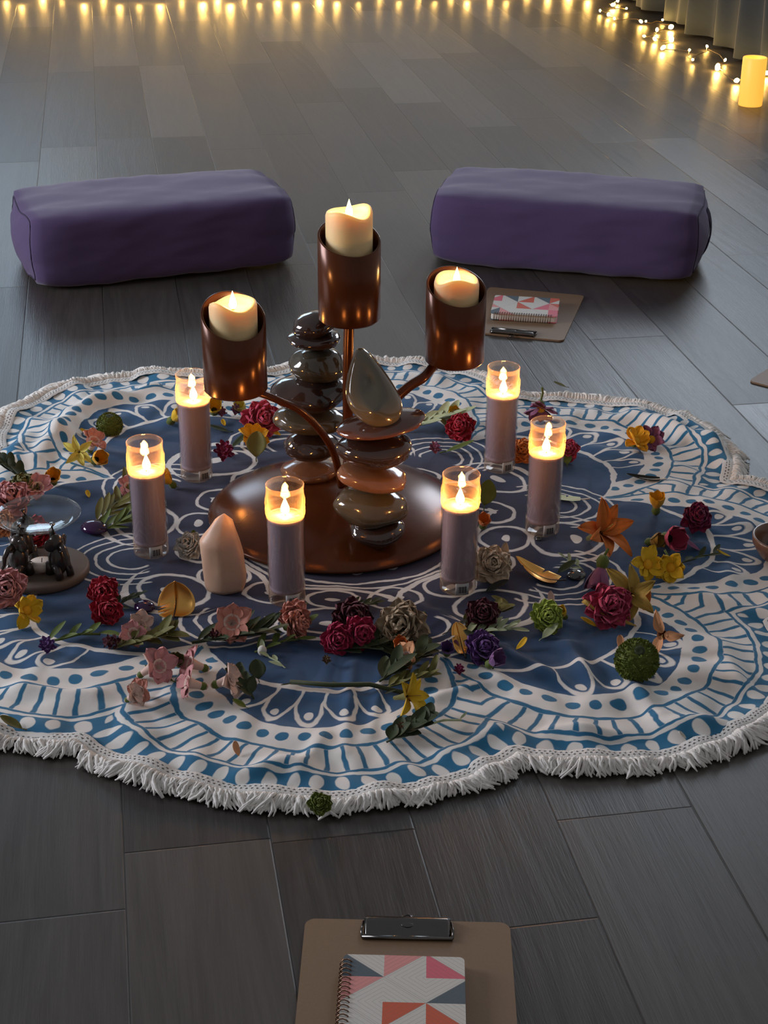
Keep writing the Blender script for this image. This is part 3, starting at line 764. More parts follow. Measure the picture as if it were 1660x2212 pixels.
def notebook(label, c, z, ang, w=.128, h=.178, th=.012):
    root = thing('spiral_notebook', label, 'notebook', (c[0], c[1], z), (0, 0, ang), 'patchwork print notebooks on the clipboards')
    slab(MB(), w-.004, h-.004, .004, .0012, th-.0012, T(.002, 0, 0)).build('pages', paper, root, smooth=False)
    slab(MB(), w, h, .006, th-.0012, th).build('front_cover', quilt, root, smooth=False)
    slab(MB(), w, h, .006, .0002, .0012).build('back_cover', quilt, root, smooth=False)
    M = MB(); n = 24
    for k in range(n):
        y = -h/2+.012+(h-.024)*k/(n-1)
        M.tube([(-w/2+.004+.0075*math.cos(a), y+.0008*a, th/2+(th/2+.0028)*math.sin(a)) for a in np.linspace(-PI*.5, PI*1.3, 12)], .0008, 6)
    sp = M.build('spiral_binding', wire_m, root)
    return root
clipboard('brown clipboard lying nearest the camera at the bottom of the photo', (.0275, 1.374-.159), math.radians(-1))
notebook('spiral notebook with patchwork print cover on the nearest clipboard', (.0235, 1.304-.089), .0042, math.radians(-1.5), .130)
clipboard('brown clipboard on the floor between cloth and right bolster', (.318, 3.428), math.radians(180-14.5))
nb = [Vector((*G(1057, 690, .015), 0)), Vector((*G(1190, 700, .015), 0)), Vector((*G(1205, 640, .015), 0)), Vector((*G(1090, 633, .015), 0))]
nc = sum(nb, Vector((0, 0, 0)))/4; na = nb[1]-nb[0]
notebook('thick notebook with patchwork print cover on the clipboard by the right bolster', (nc.x, nc.y), .0042, math.atan2(na.y, na.x)+PI/2+.05, .128, .150, .016)
cx, cy = G(1624, 826)
rc_a = math.radians(35)
# third clipboard: only one corner reaches into the picture
dv = Vector((math.cos(math.radians(-38)), math.sin(math.radians(-38)))); dw = Vector((math.cos(math.radians(52)), math.sin(math.radians(52))))
cc_ = Vector((cx, cy))+dv*.110+dw*.155
clipboard('corner of a brown clipboard at the right edge of the photo', (cc_.x, cc_.y), math.radians(-38))

# ------------------------------------------------------------------ oil burner, tealight, gems, feathers, bowl
def burner():
    x, y = G(95, 1243)
    root = thing('oil_burner', 'oil burner with dark elephant figures holding up a clear glass dish, at the left edge', 'oil burner', (x, y, .0045), (0, 0, .3))
    wood = mat('grey_brown_base', (.10, .072, .055), .6, .15, 20)
    MB().lathe([(0, 0), (.070, 0), (.072, .003), (.072, .011), (.068, .014), (0, .014)], 56).build('base', wood, root)
    bronze = mat('dark_bronze', (.045, .036, .032), .28, .2, 40, metal=.5, coat=.3)
    for k, a in enumerate((-.75-.3, 2.45-.3, 4.0-.3)):      # around the base
        M = MB(); R_ = .043; X = T(R_*math.cos(a), R_*math.sin(a), .014) @ RZ(a)
        M.ball(.016, .015, .026, X @ T(0, 0, .026), 18, 12)                       # body sitting up
        M.ball(.012, .0125, .013, X @ T(-.001, 0, .056), 16, 10)                    # head
        for s_ in (-1, 1):
            M.ball(.0028, .0095, .011, X @ T(.001, s_*.0125, .055) @ RZ(s_*.5), 12, 8)      # ears
            M.tube([(0.004, s_*.009, .022), (.013, s_*.010, .012), (.016, s_*.010, .001)], [.0068, .006, .0062], 10, X)  # legs
            M.tube([(-.010, s_*.008, .02), (-.012, s_*.009, .001)], [.007, .007], 10, X)
            M.tube([(.008, s_*.004, .050), (.016, s_*.005, .047), (.021, s_*.0045, .050)], [.0014, .0013, .0005], 6, X)    # tusks
        M.tube([(.009, 0, .054), (.019, 0, .050), (.026, 0, .040), (.028, 0, .028), (.033, 0, .022)], [.0058, .0048, .0038, .003, .002], 10, X)   # trunk
        M.tube([(-.008, 0, .060), (-.010, 0, .074), (-.006, 0, .086)], [.0055, .0042, .0048], 10, X)  # peg that carries the dish
        M.build('elephant_figure', bronze, root)
    g = glass('dish_glass', (.93, .94, .93), .02, 1.3)
    pr = [(0, .086), (.030, .0865), (.050, .092), (.0655, .103), (.0665, .104), (.0655, .1055), (.048, .095), (.028, .0895), (0, .089)]
    MB().lathe(pr, 56).build('glass_dish', g, root)
    # clear tealight with pale wax, standing on the base
    tx, ty = x+.002, y-.014
    tl = thing('tealight', 'unlit white tealight in a clear cup inside the oil burner', 'tealight', (tx, ty, .0195))
    MB().lathe([(0, 0), (.0195, 0), (.0205, .004), (.021, .021), (.0200, .021), (.0192, .004), (0, .0015)], 30).build('cup', clear, tl)
    MB().lathe([(0, .003), (.0185, .003), (.0190, .012), (0, .012)], 28).build('wax', mat('white_wax', (.66, .58, .52), .5, .05, sss=.3), tl)
    MB().tube([(0, 0, .012), (.001, 0, .019)], .0007, 6).build('wick', wick_m, tl)
burner()
gem_m = mat('deep_purple_glass', (.030, .008, .045), .05, .2, 20); gem_d = mat('smoky_glass', (.022, .024, .022), .04, .2, 20, coat=1.0)
gem_g = mat('gold_glass', (.30, .24, .06), .05, .2, metal=.7)
def gem(px, py, wpx, m, label, h=.5):
    x, y = G(px, py); a = wpx/2/S(py)
    M = MB().ball(a, a*.85, a*h, None, 24, 14, lambda X, Y, Z: (X, Y, Z if Z > 0 else Z*.45))
    o = M.build('glass_gem', m); o.location = (x, y, zcl(x, y)+a*h*.45); o.rotation_euler = (0, 0, rnd.uniform(0, 6))
    tag(o, label, 'glass gem', 'flat glass gems on the cloth')
gem(1245, 1252, 44, gem_d, 'dark clear glass gem beside the mauve bell flower')
gem(313, 1320, 50, gem_m, 'purple glass gem beside the round golden feather')
gem(205, 1152, 62, gem_m, 'purple glass gem behind the oil burner, left of the far left candle')
gem(904, 1336, 18, gem_g, 'tiny gold glass gem beside the cream chrysanthemum', .8)
gem(1163, 1170, 16, gem_d, 'tiny dark glass gem at the foot of the far right candle', .6)

def feather(px, py, L, W, rz, tilt, m, ms, label, cup=.3, notch=3, seed=0, lift=0.0, curl=.5, name='feather', roll=0.0):
    x, y = G(px, py); rr = random.Random(seed)
    root = thing(name, label, 'feather', (x, y, 0), (tilt, roll, rz), None)
    nu, nv = 30, 6; v = []; f = []; ns = sorted(rr.sample(range(5, 26), notch)); 
    def ax(t): return (.10*L*math.sin(t*2.2), (t-.5)*L, L*curl*.28*(4*(t-.5)**2))
    for s_ in (-1, 1):
        b0 = len(v)
        for i in range(nu+1):
            t = i/nu; hw = W/2*(math.sqrt(max(0, 1-abs(2*t-1)**2.3)) if cup > .32 else math.sin(PI*min(1, .06+.94*t)**.75)**.6)*(1 if 0 < i < nu else .2)
            if i in ns and s_ == (1 if i % 2 else -1): hw *= .45
            a = ax(t)
            for j in range(nv+1):
                q = j/nv; v.append((a[0]+s_*hw*q, a[1]-hw*q*.35, a[2]+cup*hw*q*q+.0004))
        for i in range(nu):
            for j in range(nv):
                k = b0+i*(nv+1)+j; q4 = (k, k+1, k+nv+2, k+nv+1); f.append(q4 if s_ > 0 else q4[::-1])
    MB().add(v, f).build('vane', m, root, solid=.0004)
    pts = [ax(t) for t in np.linspace(1.0, -.18, 16)]
    MB().tube(pts, [.0003+.0011*i/15 for i in range(16)], 6).build('shaft', ms, root)
    return root
gold = mat('gold_leafed_feather', (.85, .48, .13), .33, .1, 60, metal=1.0, col2=(.75, .38, .10))
white_sh = mat('pale_quill', (.7, .65, .55), .5, .05); dark_sh = mat('dark_quill', (.03, .02, .015), .5, .05)
SETTLE = []
fe = []
fe.append(feather(375, 1318, .054, .056, 0.15, .80, gold, dark_sh, 'round golden feather curled upright at front left, tip up', .35, 3, 4, curl=.9))
fe.append(feather(1152, 1252, .078, .034, 1.05, .25, gold, dark_sh, 'golden feather with dark quill beside the front right candle', .3, 2, 5, curl=.6))
fe.append(feather(988, 1400, .052, .030, .35, .55, gold, dark_sh, 'small golden feather half hidden among purple flowers', .4, 3, 6, curl=.5))
fe.append(feather(1200, 1086, .085, .020, 1.45, .1, mat('pale_green_feather', (.66, .70, .42), .6, .05, 60), white_sh, 'pale green feather passing behind the far right candle', .2, 3, 7, curl=.3))
fe.append(feather(1388, 1043, .060, .020, 1.5, .1, mat('black_feather', (.020, .018, .012), .85, .3, 60, spec=.08), white_sh, 'dark brown feather lying on the right part of the cloth', .2, 2, 8, curl=.3))
SETTLE += fe
def bowl():
    x, y = G(1692, 1215); root = thing('wooden_bowl', 'brown wooden bowl at the right edge of the cloth', 'bowl', (x, y, .0045))
    MB().lathe([(0, 0), (.026, 0), (.040, .010), (.052, .030), (.0535, .042), (.0515, .044), (.0485, .042), (.046, .030), (.036, .014), (0, .008)], 48).build('bowl_body', mat('turned_wood', (.16, .075, .04), .35, .2, 18, coat=.3), root)
    o = MB().ball(.030, .030, .016, None, 24, 14).build('glass_stone', mat('silvery_glass', (.35, .42, .42), .05, .3, 30, metal=.7)); o.location = (x, y, .0300)
    tag(o, 'shiny silvery glass stone inside the wooden bowl', 'glass stone')
bowl()

# ------------------------------------------------------------------ flowers
COL = dict(red=(.42, .012, .035), crimson=(.40, .015, .07), maroon=(.085, .010, .022), magenta=(.20, .012, .065), rose=(.50, .055, .12), pink=(.62, .27, .27),
 salmon=(.66, .27, .20), blush=(.72, .50, .42), cream=(.62, .48, .34), yellow=(.80, .50, .02), gold=(.85, .42, .015), lemon=(.72, .62, .12), orange=(.70, .20, .035),
 peach=(.72, .34, .16), purple=(.12, .045, .20), mauve=(.26, .09, .18), violet=(.20, .09, .24), green=(.10, .14, .025), dkgreen=(.035, .050, .016), olive=(.14, .13, .03),
 moss=(.13, .17, .02), pale=(.42, .48, .28), lime=(.36, .46, .07), brown=(.14, .08, .04), mustard=(.42, .27, .05), white=(.66, .63, .56), black=(.02, .022, .018), tea=(.38, .29, .19))
def fm(c, kind='petal'):
    col = COL[c]; return mat(c+'_'+kind, col, .65, .16, 60, sheen=.1, spec=.25, col2=tuple(q*.68 for q in col), bump=.15)
def petal(M, L, W, X, curl=.6, cup=.3, ruf=0.0, p=1.0, tip=.0, nu=7, nv=4, seed=0.0, w0=.12):
    v = []; f = []; y = 0; z = 0; ang = 0
    for i in range(nu+1):
        t = 1-(1-i/nu)**1.5 if nu > 4 else i/nu; c_ = .60
        rnd_ = math.sqrt(max(0, 1-((t-c_)/(1-c_))**2)) if t > c_ else w0+(1-w0)*math.sin(PI/2*t/c_)**(.9*p)
        hw = W/2*max(rnd_*(1-tip)+tip*min(rnd_, 1.6*(1-t)), .03)
        for j in range(-nv, nv+1):
            q = j/nv; x_ = q*hw; r_ = ruf*t*math.sin(q*7+seed+t*3)
            v.append((x_, y+ruf*.5*t*math.cos(q*9+seed)-hw*.25*q*q*t, z+cup*hw*q*q+r_))
        t2 = 1-(1-(i+1)/nu)**1.5 if nu > 4 else (i+1)/nu
        ang = curl*t; y += L*(t2-t)*math.cos(ang); z += L*(t2-t)*math.sin(ang)
    n = 2*nv+1
    for i in range(nu):
        for j in range(2*nv): k = i*n+j; f.append((k, k+1, k+n+1, k+n))
    M.add(v, f, X)
def stem_mb(pts, r=.0011): return MB().tube(pts, r, 6)
def calyx(root, s, c='green', z=0.0):
    MB().lathe([(0, -.30*s+z), (.09*s, -.28*s+z), (.15*s, -.16*s+z), (.13*s, -.03*s+z), (.10*s, .02*s+z)], 12).build('calyx', fm(c, 'leaf'), root)
def leaf_mb(M, L, W, X, curl=.5): petal(M, L, W, X, curl, .35, 0, .8, .35, 8, 3)
def carnation(root, s, c, rr, c2=None, stem=True):
    M = MB()
    for lay in range(6):
        n = (9, 9, 8, 7, 6, 4)[lay]; el = (.10, .42, .75, 1.0, 1.22, 1.42)[lay]
        for k in range(n):
            a = 2*PI*(k+.5*lay)/n+rr.uniform(-.2, .2)
            petal(M, s*.50*(1-.03*lay)*rr.uniform(.85, 1.1), s*.40, RZ(a) @ T(0, .02*s, .02*s*lay) @ RX(el+rr.uniform(-.12, .12)), rr.uniform(-.2, .5), .35, s*.032, .8, 0, 7, 5, rr.uniform(0, 6))
    M.build('petals', fm(c), root); calyx(root, s, 'green' if c2 is None else c2)
    if stem: stem_mb([(0, 0, -.25*s), (.1*s, .1*s, -.45*s), (.35*s, .3*s, -.6*s)], s*.03).build('stem', fm('green', 'leaf'), root)
def daisy(root, s, c, rr, n=8, centre='gold', el=.25, w=.34):
    M = MB()
    for k in range(n):
        petal(M, s*.46*rr.uniform(.85, 1.1), s*w, RZ(2*PI*k/n+rr.uniform(-.12, .12)) @ T(0, .05*s, 0) @ RX(el+rr.uniform(-.35, .6)) @ RY(rr.uniform(-.4, .4)), rr.uniform(-.3, .8), .35, s*.035, .7, 0, 6, 3, rr.uniform(0, 6))
    M.build('petals', fm(c), root)
    MB().ball(.13*s, .13*s, .08*s, T(0, 0, .05*s), 14, 8).build('flower_centre', fm(centre, 'centre'), root)
    calyx(root, s*.8, 'green'); stem_mb([(0, 0, -.2*s), (.05*s, .2*s, -.35*s), (.0, .5*s, -.38*s)], s*.03).build('stem', fm('green', 'leaf'), root)
def lily(root, s, c, rr, n=6, el=.7):
    M = MB()
    for k in range(n):
        petal(M, s*.62*rr.uniform(.8, 1.1), s*.32, RZ(2*PI*k/n+rr.uniform(-.25, .25)) @ T(0, .04*s, 0) @ RX(el+rr.uniform(-.4, .3)) @ RY(rr.uniform(-.5, .5)), -.8, .45, s*.035, .85, .55, 8, 3, rr.uniform(0, 6))
    M.build('petals', fm(c), root)
    MB().lathe([(0, -.42*s), (.05*s, -.40*s), (.07*s, -.2*s), (.11*s, -.02*s), (.14*s, .06*s)], 12).build('throat', fm('olive' if c != 'peach' else 'peach', 'leaf'), root)
    M = MB(); M.tube([(0, 0, 0), (.02*s, 0, .2*s), (.05*s, 0, .38*s)], s*.012, 5).build('stamen', fm('mustard', 'centre'), root)
def bell(root, s, c, rr, n=6):
    M = MB()
    for k in range(n):
        petal(M, s*.62*rr.uniform(.9, 1.1), s*.42, RZ(2*PI*k/n) @ T(0, .10*s, 0) @ RX(1.05+rr.uniform(-.1, .1)), .5, .5, s*.02, .6, 0, 7, 3, rr.uniform(0, 6))
    M.build('petals', fm(c), root); calyx(root, s*1.1, 'green'); stem_mb([(0, 0, -.28*s), (.05*s, .05*s, -.5*s)], s*.035).build('stem', fm('green', 'leaf'), root)
def snap(root, s, c, rr, tipc='blush'):           # small tubular snapdragon bloom
    M = MB()
    for a, w in ((.0, .42), (.9, .36), (-.9, .36), (2.5, .42), (-2.5, .42), (3.14, .36)):
        petal(M, s*.40*rr.uniform(.85, 1.1), s*w, RZ(a) @ T(0, .07*s, .12*s) @ RX(.5+rr.uniform(-.2, .2)), -.5, .4, s*.03, .7, 0, 6, 3, rr.uniform(0, 6))
    M.build('petals', fm(c), root)
    MB().lathe([(0, -.38*s), (.07*s, -.34*s), (.10*s, -.1*s), (.13*s, .10*s), (.18*s, .2*s), (.15*s, .2*s), (.05*s, .05*s), (0, 0)], 14).build('flower_tube', fm(tipc), root); calyx(root, s*.7, 'green', -.14*s)
def spikebud(root, s, c, rr):           # clustered florets
    M = MB()
    for k in range(16):
        a = k*2.4; h = k/16; p = (math.cos(a)*.22*s*(1-.5*h), math.sin(a)*.22*s*(1-.5*h), .5*s*h-.2*s)
        for j in range(3): petal(M, .20*s, .14*s, T(*p) @ RZ(a-PI/2+j*2.1) @ RX(.5), .4, .5, .01*s, .7, 0, 4, 2, k)
    M.build('florets', fm(c), root); stem_mb([(0, 0, .2*s), (0, 0, -.3*s), (.1*s, .2*s, -.6*s)], s*.035).build('stem', fm('green', 'leaf'), root)
def sprig(root, s, c, rr, n=9, lw=.12, ll=.42, spread=.8, bud=None):
    pts = [(0, -.5*s, 0), (.04*s, -.2*s, .04*s), (-.02*s, .1*s, .05*s), (.03*s, .45*s, .02*s)]
    stem_mb(pts, s*.018+.0003).build('stem', fm(c, 'leaf'), root); M = MB()
    n = int(n*1.5) if n > 6 else n
    for k in range(n):
        t = k/(n-1); y = (-.42+.85*t)*s; sd = 1 if k % 2 else -1
        leaf_mb(M, ll*s*rr.uniform(.7, 1.1), lw*s*1.35, T(0, y, .03*s) @ RZ(-sd*rr.uniform(.5, 1)*spread) @ RX(rr.uniform(.0, .55)), rr.uniform(-.4, .4))
    M.build('leaves', fm(c, 'leaf'), root)
    if bud: MB().ball(.13*s, .13*s, .16*s, T(.03*s, .48*s, .05*s), 12, 8).build('bud', fm(bud), root)
def leafy(root, s, c, rr, w=.5):
    M = MB(); leaf_mb(M, s, s*w, T(0, -.5*s, 0) @ RX(.1), .35); M.build('leaf_blade', fm(c, 'leaf'), root, solid=.0003)
    stem_mb([(0, -.5*s, 0), (0, -.62*s, .01*s), (.02*s, -.72*s, 0)], s*.02).build('stem', fm(c, 'leaf'), root)
def pompom(root, s, c, rr):
    M = MB(); N = 1100
    for k in range(N):
        h = 1-2*(k+.5)/N
        if h < -.5: continue
        a = k*2.39996; r = math.sqrt(1-h*h); dimple = .72 if h > .93 else 1
        X = RZ(a) @ RX(math.asin(h)) @ T(0, s*.40*dimple, 0)
        petal(M, s*rr.uniform(.055, .085), s*.050, X @ RX(rr.uniform(-.6, .6)) @ RY(rr.uniform(-1, 1)), .5, .6, 0, .7, 0, 3, 1, k)
    M.ball(.41*s, .41*s, .37*s, None, 20, 12); o = M.build('florets', fm(c), root)
    MB().lathe([(0, .34*s), (.05*s, .345*s), (.11*s, .40*s), (.05*s, .385*s), (0, .37*s)], 14).build('flower_centre', fm('dkgreen', 'centre'), root)
def single(root, s, c, rr, w=.45):
    M = MB(); petal(M, s, s*w, T(0, -.5*s, 0) @ RX(.15), rr.uniform(.3, .9), .5, s*.04, .7, .1, 8, 3, rr.uniform(0, 6)); M.build('petal_blade', fm(c), root, solid=.0003)
KIND = dict(carnation=carnation, daisy=daisy, lily=lily, bell=bell, snap=snap, spike=spikebud, sprig=sprig, leaf=leafy, pompom=pompom, petal=single)
NAMES = dict(carnation=('carnation', 'flower'), daisy=('daisy', 'flower'), lily=('lily', 'flower'), bell=('bell_flower', 'flower'), snap=('snapdragon_bloom', 'flower'),
 spike=('floret_cluster', 'flower'), sprig=('leafy_sprig', 'leaves'), leaf=('leaf', 'leaf'), pompom=('button_chrysanthemum', 'flower'), petal=('petal', 'petal'))
GRP = dict(sprig='leafy sprigs scattered on the cloth', leaf='single leaves scattered on the cloth', petal='loose petals scattered on the cloth')
# px, py, size in px, kind, colour, (tilt towards camera, side roll, heading), label, extra
FL = [
 (237, 922, 62, 'pompom', 'moss', (.2, .1, 0), 'round mossy green button chrysanthemum at the upper left of the cloth', {}),
 (200, 965, 44, 'snap', 'salmon', (.4, .3, .5), 'small coral pink bloom with a pale tip at upper left, above a yellow one', {}),
 (208, 993, 50, 'bell', 'gold', (.9, .5, .2), 'deep yellow closed bloom right below the coral pink one at upper left', {}),
 (172, 988, 60, 'lily', 'lemon', (.5, -.9, .9), 'pale yellow pointed bloom left of the deep yellow one at upper left', {}),
 (183, 938, 26, 'petal', 'yellow', (0, 0, 1.4), 'yellow petal below the mossy green button chrysanthemum', {}),
 (115, 1045, 46, 'bell', 'gold', (.7, .2, 0), 'orange yellow bloom behind the glass dish of the oil burner', {}),
 (28, 1035, 72, 'sprig', 'dkgreen', (.3, .2, 1.0), 'dark grey green foliage clump at the left edge, behind the oil burner', dict(n=13, lw=.16)),
 (55, 1060, 56, 'carnation', 'olive', (.4, 0, 0), 'olive green ruffled bloom behind the oil burner', {}),
 (82, 1062, 46, 'snap', 'pink', (.4, .5, -.5), 'pink bloom beside the olive green one behind the oil burner', {}),
 (22, 1092, 80, 'carnation', 'pink', (.5, .2, 0), 'large dusky pink bloom partly seen behind the glass dish', {}),
 (245, 1108, 92, 'sprig', 'olive', (.1, 0, -.5), 'long olive leafy sprig left of the far left candle', dict(n=9, lw=.10, ll=.6)),
 (258, 1140, 84, 'sprig', 'green', (.1, 0, -1.0), 'green leafy sprig at the foot of the far left candle', dict(n=8, lw=.10, ll=.6)),
 (190, 1070, 24, 'petal', 'yellow', (0, 0, .4), 'small mustard yellow petal right of the orange yellow bloom', {}),
 (8, 1142, 52, 'carnation', 'peach', (.7, 0, 0), 'peach orange bloom cut by the left edge beside the oil burner', {}),
 (14, 1278, 74, 'carnation', 'pink', (1.0, .3, 0), 'pink bloom at the left edge in front of the oil burner', {}),
 (4, 1300, 50, 'leaf', 'green', (.1, 0, .6), 'green leaf under the pink bloom at the left edge', {}),
 (58, 1327, 64, 'daisy', 'yellow', (.7, .5, .2), 'yellow flower at lower left, in front of the oil burner base', {}),
 (226, 1280, 56, 'carnation', 'red', (1.0, .1, 0), 'red carnation between oil burner and crystal, upper of the touching pair', {}),
 (229, 1322, 56, 'carnation', 'red', (1.0, -.2, .6), 'red carnation between oil burner and crystal, lower of the touching pair', {}),
 (268, 1308, 60, 'sprig', 'dkgreen', (.1, 0, -.9), 'dark leafy sprig between the red carnations and the purple glass gem', dict(n=7)),
 (375, 910, 46, 'bell', 'yellow', (.4, .8, 0), 'yellow bloom left of the back left jar candle', {}),
 (369, 1046, 40, 'bell', 'gold', (.3, -.6, 0), 'deep yellow bloom between the two left jar candles', {}),
 (276, 1062, 40, 'snap', 'pink', (.5, .2, .4), 'pink bloom half hidden by the far left candle', {}),
 (463, 888, 48, 'bell', 'yellow', (.8, .1, 0), 'yellow bloom right of the back left jar candle, below the left cup', {}),
 (479, 897, 34, 'spike', 'mauve', (.6, 0, 0), 'small mauve bloom between yellow ones below the left cup', {}),
 (510, 893, 36, 'spike', 'violet', (.6, .3, 0), 'violet bloom below the left copper cup', {}),
 (526, 888, 34, 'bell', 'lemon', (.7, -.3, 0), 'pale yellow bloom beside the big rose pink one', {}),
 (563, 910, 66, 'carnation', 'rose', (.8, .5, 0), 'big rose pink carnation left of the back stone stack', {}),
 (548, 942, 56, 'daisy', 'gold', (.6, .4, 0), 'golden yellow flower below the big rose pink carnation', {}),
 (583, 938, 50, 'petal', 'yellow', (0, 0, 1.3), 'long yellow petal pointing to the back stone stack', {}),
 (483, 918, 22, 'petal', 'yellow', (0, 0, .4), 'small yellow petal right of the back left candle', {}),
 (472, 932, 46, 'leaf', 'dkgreen', (0, 0, 1.4), 'dark green leaf right of the back left candle', {}),
 (556, 982, 60, 'leaf', 'olive', (.5, 0, 0), 'broad olive leaf left of the back stone stack', dict(w=.8)),
 (522, 962, 56, 'leaf', 'dkgreen', (.2, 0, -.8), 'dark pointed leaf beside the broad olive leaf', dict(w=.35)),
 (484, 982, 66, 'spike', 'magenta', (.7, .2, 0), 'magenta floret cluster at the right foot of the back left candle', {}),
 (412, 1182, 52, 'carnation', 'white', (.7, -.3, 0), 'off-white bloom behind the left side of the crystal', {}),
 (300, 1352, 46, 'snap', 'blush', (.9, .3, .2), 'blush pink bloom above the dark red cluster at lower left', {}),
 (288, 1372, 44, 'snap', 'pink', (.6, -.6, .9), 'pale pink bloom leaning on the dark red cluster at lower left', {}),
 (245, 1392, 56, 'spike', 'maroon', (.4, -.9, 0), 'dark red floret cluster at lower left', {}),
 (310, 1397, 92, 'sprig', 'olive', (.1, 0, -1.3), 'olive foliage right of the dark red cluster at lower left', dict(n=13, lw=.16)),
 (104, 1408, 56, 'spike', 'purple', (.5, 0, 0), 'purple floret cluster in the lower left lobe', {}),
 (160, 1385, 90, 'sprig', 'green', (.05, 0, -1.35), 'thin green sprig right above the purple cluster at lower left', dict(n=6)),
 (338, 1445, 58, 'snap', 'pink', (.8, .5, .3), 'pink bloom at the left of the pale pink row at lower left', {}),
 (318, 1452, 46, 'snap', 'blush', (.6, .8, .9), 'whitish pink bloom tucked behind the left pink one', {}),
 (386, 1437, 42, 'bell', 'olive', (.7, 0, 0), 'olive green bud between two pink blooms at lower left', {}),
 (424, 1437, 54, 'snap', 'pink', (.6, -.9, -.4), 'pink and white bloom right of the olive bud', {}),
 (342, 1468, 70, 'leaf', 'green', (.1, 0, 1.2), 'green leaf under the pink blooms at lower left', dict(w=.4)),
 (420, 1484, 54, 'snap', 'pink', (.7, -1.0, -.5), 'pink bloom on the dotted band at lower left', {}),
 (486, 1478, 58, 'snap', 'blush', (.6, 1.0, .5), 'pink and cream bloom beside a round dark leaf', {}),
 (306, 1498, 44, 'snap', 'salmon', (.8, -.4, 0), 'coral pink bloom, front-most of the lower left group', {}),
 (286, 1514, 40, 'snap', 'blush', (.6, .6, .6), 'faded pink bloom beside the front-most coral one', {}),
 (556, 1457, 48, 'leaf', 'dkgreen', (.3, 0, .2), 'round dark green leaf left of the bottom lobe', dict(w=.85)),
 (528, 1492, 70, 'sprig', 'dkgreen', (.1, 0, .5), 'dark leafy sprig below the round dark leaf', dict(n=9, lw=.18)),
 (516, 1532, 34, 'leaf', 'moss', (.2, 0, 1.3), 'small mossy leaf tip left of the bottom lobe petals', dict(w=.6)),
 (502, 1345, 66, 'snap', 'salmon', (.9, .1, 0), 'coral pink bloom in front of the crystal', {}),
 (500, 1385, 120, 'sprig', 'dkgreen', (.05, 0, -1.4), 'dark foliage bunch in front of the crystal', dict(n=16, lw=.10)),
 (466, 1384, 40, 'spike', 'maroon', (.4, 0, 0), 'dark red cluster in the foliage in front of the crystal', {}),
 (600, 1398, 76, 'sprig', 'green', (.05, 0, -1.1), 'thin green sprig left below the salmon bloom', dict(n=6)),
 (636, 1334, 56, 'carnation', 'salmon', (1.2, .1, 0), 'salmon pink carnation standing before the front left candle, upper half', {}),
 (631, 1358, 54, 'carnation', 'salmon', (1.1, .4, 1), 'salmon pink carnation lying against the upright salmon one', {}),
 (672, 1350, 44, 'leaf', 'green', (.2, 0, -1.2), 'green leaf right of the salmon carnations', {}),
 (590, 1430, 56, 'sprig', 'pale', (.1, 0, .8), 'pale budded stem left of the centre front', dict(n=4, bud='white')),
 (706, 1436, 30, 'spike', 'brown', (.5, 0, 0), 'small brown dried bud above the bottom lobe', {}),
 (760, 1335, 72, 'carnation', 'maroon', (.8, .2, 0), 'dark maroon carnation behind the bright crimson one', {}),
 (775, 1318, 60, 'sprig', 'dkgreen', (.1, 0, -1.2), 'dark leaves above the maroon carnation', dict(n=7)),
 (728, 1382, 62, 'carnation', 'crimson', (1.0, .2, 0), 'bright crimson carnation at centre front, left of the touching pair', {}),
 (770, 1372, 66, 'carnation', 'crimson', (1.0, -.3, .7), 'bright crimson carnation at centre front, right of the touching pair', {}),
 (785, 1405, 96, 'sprig', 'dkgreen', (.05, 0, -1.4), 'very dark foliage under the crimson carnations', dict(n=12, lw=.16)),
 (872, 1350, 92, 'carnation', 'tea', (.8, -.4, 0), 'large cream beige chrysanthemum at centre front', {}),
 (828, 1345, 40, 'snap', 'blush', (.7, .7, 0), 'pale pink bloom left of the cream beige chrysanthemum', {}),
 (872, 1400, 46, 'bell', 'orange', (.7, -.3, 0), 'orange bloom below the cream beige chrysanthemum', {}),
 (884, 1425, 48, 'snap', 'peach', (.6, -.6, 0), 'peach bloom under the orange one at centre front', {}),
 (838, 1400, 80, 'sprig', 'dkgreen', (.1, 0, .5), 'dark leaves left of the orange bloom', dict(n=9, lw=.16)),
 (870, 1452, 100, 'sprig', 'dkgreen', (.1, 0, -.8), 'dark foliage bunch between orange bloom and yellow lily', dict(n=14, lw=.16)),
 (885, 1478, 80, 'sprig', 'olive', (.05, 0, -1.2), 'olive twigs above the yellow lily', dict(n=10, lw=.12)),
 (745, 1494, 190, 'sprig', 'dkgreen', (0, 0, 1.47), 'long thin green stem crossing the bottom lobe', dict(n=3, lw=.02, ll=.12)),
 (880, 1522, 88, 'lily', 'yellow', (.8, .9, .4), 'bright yellow lily at the right of the bottom lobe', dict(n=7, el=.9)),
 (882, 1594, 80, 'sprig', 'dkgreen', (.15, 0, -1.0), 'brown green dried leaf cluster on the lower border', dict(n=13, lw=.22)),
 (868, 1590, 34, 'spike', 'brown', (.5, 0, 0), 'brown seed head on the lower border cluster', {}),
 (948, 1572, 80, 'sprig', 'pale', (0, 0, -1.3), 'thin pale stem right of the brown green cluster', dict(n=3, lw=.05, ll=.2)),
 (510, 1630, 34, 'petal', 'peach', (.3, 0, .5), 'pale peach petal on the lower left border', {}),
 (1042, 1332, 64, 'carnation', 'maroon', (.7, 0, 0), 'dark maroon bloom below the front right candle', {}),
 (1045, 1350, 76, 'sprig', 'olive', (.1, 0, -1.0), 'olive foliage under the dark maroon bloom', dict(n=12, lw=.16)),
 (1058, 1372, 80, 'sprig', 'pale', (.05, 0, -1.4), 'grey green leaves above the purple blooms', dict(n=7)),
 (1042, 1402, 66, 'carnation', 'purple', (.8, .2, 0), 'dark purple bloom right of the small golden feather', {}),
